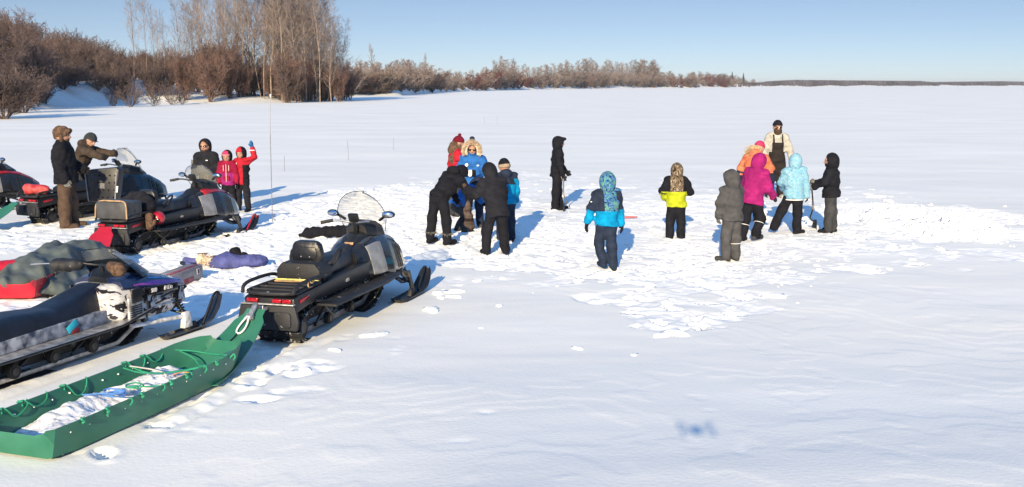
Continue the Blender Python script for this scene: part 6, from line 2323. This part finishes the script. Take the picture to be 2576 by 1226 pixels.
bpy.context.view_layer.update()
o = thing('equipment_case', 'grey black hard case tied with tan rope on the rear rack of the red snowmobile', 'case', local(m2, (0.02, -0.08, 0.60)), m2.rotation_euler.z)
MB().box((0, 0, 0.14), (0.56, 0.40, 0.27), 0.03).build('shell', mat('charcoal plastic', (0.045, 0.047, 0.052), rough=0.5, var=0.25, bump=0.2), o)
MB().box((0, 0, 0.262), (0.50, 0.34, 0.02), 0.006).build('snow_dusting', mat('snow dust', (0.4, 0.4, 0.42), rough=0.9, var=0.3, vscale=12, col2=(0.9, 0.9, 0.92)), o) if False else None
MB().tube([(0.29, -0.20, 0.02), (0.285, -0.19, 0.26), (0.2, -0.16, 0.29), (0.05, -0.12, 0.285), (-0.08, -0.17, 0.29), (-0.2, -0.1, 0.285), (-0.285, -0.18, 0.26), (-0.29, -0.2, 0.02)], 0.012, n=6, smooth=2).build('rope_lashing', TAN, o)
MB().box((0.283, 0.0, 0.12), (0.01, 0.07, 0.05), 0.004).build('latch', BLACK, o)
f = wrinkle(uni(0.06, cap((-0.16, 0, 0.18), 0.14, (0.18, 0.02, 0.17), 0.15), cap((0.1, 0.02, 0.30), 0.10, (-0.1, 0.05, 0.30), 0.10)), 0.012, 16, 3)
o = sdf_obj('gear_bag', f, 0.014, BLK2, None)
o.location, o.rotation_euler = local(m2, (0.0, 0.36, 0.58)), m2.rotation_euler
tag(o, 'soft black gear bag between the case and the backrest of the red snowmobile', 'bag')
o = thing('helmet', 'shiny red helmet hanging at the side of the red snowmobile by the gear bag', 'helmet', local(m2, (0.36, 0.42, 0.50)))
MB().ell((0, 0, 0.06), (0.105, 0.115, 0.105), sub=3).build('shell', REDP, o)
MB().box((0.0, -0.10, 0.03), (0.11, 0.03, 0.06), 0.01).build('visor', LENS, o)
o = sdf_obj('mitten', wrinkle(uni(0.02, cap((0, 0, 0), 0.055, (0.0, 0.0, 0.16), 0.065), cap((0.05, 0, 0.04), 0.03, (0.09, 0, 0.09), 0.026)), 0.006, 40, 3), 0.009, FURB, None)
o.location = local(m2, (0.34, 0.22, 0.44))
tag(o, 'brown fur mitten hanging beside the red helmet on the snowmobile', 'mitten')
o = sdf_obj('duffel_bag', wrinkle(uni(0.04, cap((-0.14, 0, 0.10), 0.10, (0.16, 0.03, 0.09), 0.09), cap((-0.1, 0.1, 0.08), 0.07, (0.1, 0.12, 0.07), 0.07)), 0.010, 18, 6), 0.013,
            mat('red and white cloth', (0.42, 0.015, 0.03), rough=0.6, var=0.2, vscale=9, col2=(0.55, 0.1, 0.1)), None)
o.location = local(m3, (-0.02, -0.05, 0.60))
tag(o, 'small red bundle strapped on the rear rack of the teal snowmobile', 'bag')
# upright black crate on the teal machine
cr = thing('plastic_crate', 'large black perforated plastic crate standing upright on the seat of the teal snowmobile', 'crate', posY(266, 506, 19.75), -R(8))
MB().prism([(-0.31, 0.0), (0.24, -0.02), (0.36, 0.60), (0.30, 0.66), (-0.30, 0.60), (-0.35, 0.54)], -0.10, 0.12, 0.02, axis='y').build('shell', mat('black blue plastic', (0.012, 0.014, 0.022), rough=0.45, var=0.4, bump=0.2), cr)
b = MB()
for i in range(5):
    for j in range(4):
        b.cyl((-0.22 + 0.11 * i + 0.02 * j, -0.104, 0.08 + 0.14 * j), (-0.22 + 0.11 * i + 0.02 * j, -0.098, 0.08 + 0.14 * j), 0.018, n=8)
hs_ = b.build('drain_holes', LENS, cr)
for x0 in (-0.33, 0.31):
    MB().tube([(x0 + (0.04 if x0 < 0 else -0.06), -0.11, 0.0), (x0, -0.11, 0.56)], 0.012, n=6).build('edge_strip', mat('grey edge', (0.25, 0.25, 0.26), var=0.3), cr)
MB().prism([(-0.07, 0.25), (0.05, 0.25), (0.055, 0.35), (-0.065, 0.35)], -0.106, -0.100, axis='y').build('grey_label', mat('grey label', (0.12, 0.12, 0.13), var=0.4, vscale=60), cr)
MB().prism([(0.26, 0.18), (0.31, 0.18), (0.33, 0.30), (0.28, 0.30)], -0.110, -0.104, axis='y').build('white_sticker', WHITE, cr)
# long wooden box behind the old machine
WOODB = mat('worn grey wood', (0.34, 0.30, 0.30), rough=0.7, var=0.3, vscale=8, stretch=(0.3, 1, 1), bump=0.2)
MAR = mat('worn maroon paint', (0.30, 0.022, 0.055), rough=0.6, var=0.25, vscale=10, col2=(0.38, 0.10, 0.11))
pr, pl = at(508, 694), at(395, 738)
dv = pr - pl
o = thing('wooden_box', 'long worn red and grey wooden box lying behind the hood of the old snowmobile', 'box', (pl.x, pl.y, h0(pl.x, pl.y)), math.atan2(dv.y, dv.x))
LB = dv.length
MB().box((LB / 2, 0.10, 0.10), (LB, 0.24, 0.20), 0.010).build('panels', WOODB, o)
MB().box((LB / 2, 0.045, 0.2025), (LB * 0.92, 0.07, 0.008), 0.002).build('top_stripe', MAR, o)
MB().box((LB * 0.62, -0.0215, 0.055), (LB * 0.30, 0.006, 0.07), 0.002).build('front_stripe', MAR, o)
MB().box((LB * 0.5, -0.023, 0.012), (LB * 1.0, 0.012, 0.020), 0.003).build('bottom_batten', BEIGE, o)
fr = MB()
for c_, s_ in (((0, 0.035), (0.07, 0.010)), ((0, -0.035), (0.07, 0.010)), ((0.033, 0), (0.010, 0.08)), ((-0.033, 0), (0.010, 0.08))):
    fr.box((LB * 0.88 + c_[0], -0.0225, 0.13 + c_[1]), (s_[0], 0.005, s_[1]))
fr.build('square_mark', mat('faded white paint', (0.6, 0.58, 0.56)), o)
MB().box((LB * 0.88, -0.0205, 0.13), (0.055, 0.004, 0.06)).build('mark_centre', mat('dark grey paint', (0.07, 0.07, 0.08)), o)
# parka lying on the snow
PUJ = cloth('violet blue', (0.13, 0.15, 0.42))
pc = on(594, 668)
o = thing('parka', 'violet blue parka with a pale fur ruff lying crumpled on the trampled snow', 'parka', (pc.x, pc.y, pc.z - 0.02), R(6))
f = uni(0.06, ell((0.16, 0, 0.08), (0.30, 0.17, 0.10)), ell((-0.16, -0.03, 0.09), (0.20, 0.17, 0.11)), cap((-0.12, 0.02, 0.16), 0.07, (0.02, -0.12, 0.08), 0.06), cap((0.1, 0.10, 0.10), 0.075, (0.38, 0.05, 0.07), 0.05), cap((-0.3, -0.10, 0.06), 0.06, (-0.14, -0.12, 0.06), 0.07))
sdf_obj('shell', wrinkle(cut(wrinkle(f, 0.014, 12, 4), (0, 0, 0.0), (0, 0, -1)), 0.004, 40, 3), 0.012, PUJ, o)
sdf_obj('lining', wrinkle(uni(0.04, ell((-0.02, 0.08, 0.20), (0.09, 0.08, 0.08)), ell((0.07, 0.03, 0.16), (0.12, 0.06, 0.05)), cap((-0.34, 0.06, 0.12), 0.045, (-0.20, 0.07, 0.12), 0.05)), 0.010, 25, 4), 0.011, BLK, o)
f = uni(0.03, cap((-0.50, 0.02, 0.12), 0.075, (-0.36, -0.05, 0.10), 0.055), cap((-0.36, -0.05, 0.10), 0.055, (-0.29, -0.12, 0.07), 0.045))
sdf_obj('fur_ruff', wrinkle(f, 0.012, 40, 2), 0.011, FURP, o)
rgq = np.random.default_rng(3)
pts = [np.array((-0.50, 0.02, 0.12)) * (1 - t) + np.array((-0.29, -0.12, 0.07)) * t + rgq.normal(size=3) * 0.03 for t in rgq.random(500)]
tufts('ruff_hairs', pts, [(rgq.normal() - 0.3, rgq.normal() - 0.6, rgq.normal() + 0.4) for _ in pts], 0.055, 0.005, FURP, o, seed=4)
MB().ell((-0.48, 0.06, 0.19), (0.08, 0.03, 0.015)).build('brown_trim', FURB, o)
oo = thing('mitten', 'violet blue mitten with navy edge beside the fur ruff on the snow', 'mitten', (pc.x - 0.72, pc.y + 0.05, pc.z - 0.01), 0)
sdf_obj('shell', wrinkle(uni(0.03, cap((-0.03, 0, 0.075), 0.05, (0.12, 0, 0.06), 0.05), cap((0.0, -0.06, 0.04), 0.03, (0.05, -0.08, 0.03), 0.025)), 0.004, 30, 2), 0.010, PUJ, oo)
MB().tube([(-0.09, -0.02, 0.045), (-0.02, -0.065, 0.03), (0.13, -0.06, 0.025)], 0.03, n=8, smooth=1).build('edge', NAVY, oo)
# long black bag behind the black machine
pb = on(818, 596)
o = sdf_obj('ski_bag', wrinkle(uni(0.04, cap((-0.28, 0, 0.09), 0.095, (0.45, 0.10, 0.11), 0.105), cap((-0.42, -0.02, 0.05), 0.03, (-0.28, 0, 0.08), 0.05), cap((0.5, 0.1, 0.10), 0.08, (0.75, 0.14, 0.08), 0.06)), 0.014, 12, 3, (1.5, 1, 1)), 0.013, BLK, None)
o.location = (pb.x, pb.y, pb.z - 0.02)
tag(o, 'long black padded bag lying on the snow behind the black snowmobile', 'bag')
# red blade flat on the snow
pa, pb = on(1556, 551), on(1599, 549)
o = MB().prism([(0, -0.03), ((pb - pa).length * 0.75, -0.035), ((pb - pa).length, 0.0), ((pb - pa).length * 0.7, 0.04), (0, 0.03)], 0.0, 0.025, 0.006, axis='z').build('red_board', mat('faded red plastic', (0.42, 0.07, 0.06), rough=0.5, var=0.2), None)
o.location, o.rotation_euler = (pa.x, pa.y, pa.z + 0.02), (0, 0, 0.1)
tag(o, 'thin flat red board lying on the snow behind the child in cyan', 'board')
# whip pole
pp = on(685, 560)
o = thing('marker_pole', 'tall thin whip pole with white top planted in the snow near the waving child', 'pole', pp)
MB().cyl((0, 0, -0.05), (0.02, 0, 1.70), 0.0075, 0.006, n=8).build('dark_rod', mat('speckled rod', (0.03, 0.03, 0.035), rough=0.5, var=0.2, vscale=40, col2=(0.28, 0.28, 0.3), stretch=(0.1, 0.1, 1)), o)
MB().cyl((0.02, 0, 1.70), (0.045, 0, 2.40), 0.006, 0.005, n=8).build('pale_rod', mat('pale rod', (0.30, 0.31, 0.33), rough=0.5), o)
MB().cyl((0.045, 0, 2.40), (0.046, 0, 2.46), 0.011, n=8).build('white_tip', WHITE, o)
# thin sticks far out on the lake
for (px, py, top, lab) in ((876, 402, 352, 'thin bare stick poking out of the open snow behind the marker pole'), (990, 378, 347, 'short dark stick in the snow, farther right than the one behind the pole'),
                           (716, 432, 392, 'short thin rod standing in the snow just right of the marker pole'), (1218, 312, 294, 'tiny twig standing far out on the open snow, left of two'), (1250, 316, 292, 'tiny twig standing far out on the open snow, right of two')):
    g = at(px, py)
    zt = posY(px, top, g.y).z
    o = MB().tube([(0, 0, -0.05), (0.0, 0, zt * 0.5), ((-0.04 if px == 876 else 0.015) * zt, 0, zt)], [0.006, 0.005, 0.004], n=6).build('stick', BARKD if 'BARKD' in globals() else BLACKM, None)
    o.location = (g.x, g.y, h0(g.x, g.y))
    tag(o, lab, 'stick')

# ------------------------------------------------------------------ the small drone whose shadow falls in the foreground
dr = thing('drone', 'small grey four-rotor drone hovering above the snow, casting the blurred blue shadow', 'drone', DRONE, 0)
MB().box((0, -0.02, 0), (0.066, 0.11, 0.034), 0.011).build('body', mat('grey drone plastic', (0.25, 0.26, 0.28), rough=0.4), dr)
for sx in (-1, 1):
    for sy in (-1, 1):
        a = MB().tube([(sx * 0.03, sy * 0.04 - 0.02, 0.0), (sx * 0.11, sy * 0.085 - 0.02, 0.012)], 0.005, n=6).cyl((sx * 0.11, sy * 0.085 - 0.02, -0.01), (sx * 0.11, sy * 0.085 - 0.02, 0.025), 0.012, n=10).build('arm', MATS['grey drone plastic'], dr)
        MB().box((sx * 0.11, sy * 0.085 - 0.02, 0.029), (0.12, 0.008, 0.002), 0, (0, 0, 0.6 * sx * sy)).build('propeller', BLACKM, a)


# ------------------------------------------------------------------ thin winter air: far woods fade a little
hz = MB().box((0, 0, 0), (11000, 8200, 44)).build('haze', mat('haze placeholder', (1, 1, 1)), None, smooth=False)
hz.location = (0, 3700, 44 / 2 - 5.0)
hm_ = bpy.data.materials.new('thin air')
hm_.use_nodes = True
hn = hm_.node_tree
hn.nodes.clear()
ho_ = hn.nodes.new('ShaderNodeOutputMaterial')
hv = hn.nodes.new('ShaderNodeVolumePrincipled')
hv.inputs['Color'].default_value = (0.80, 0.88, 1.0, 1)
hv.inputs['Density'].default_value = 0.00011
hn.links.new(hv.outputs['Volume'], ho_.inputs['Volume'])
hz.data.materials.clear()
hz.data.materials.append(hm_)
tag(hz, 'thin pale blue winter air over the frozen lake', 'haze', None, 'stuff')
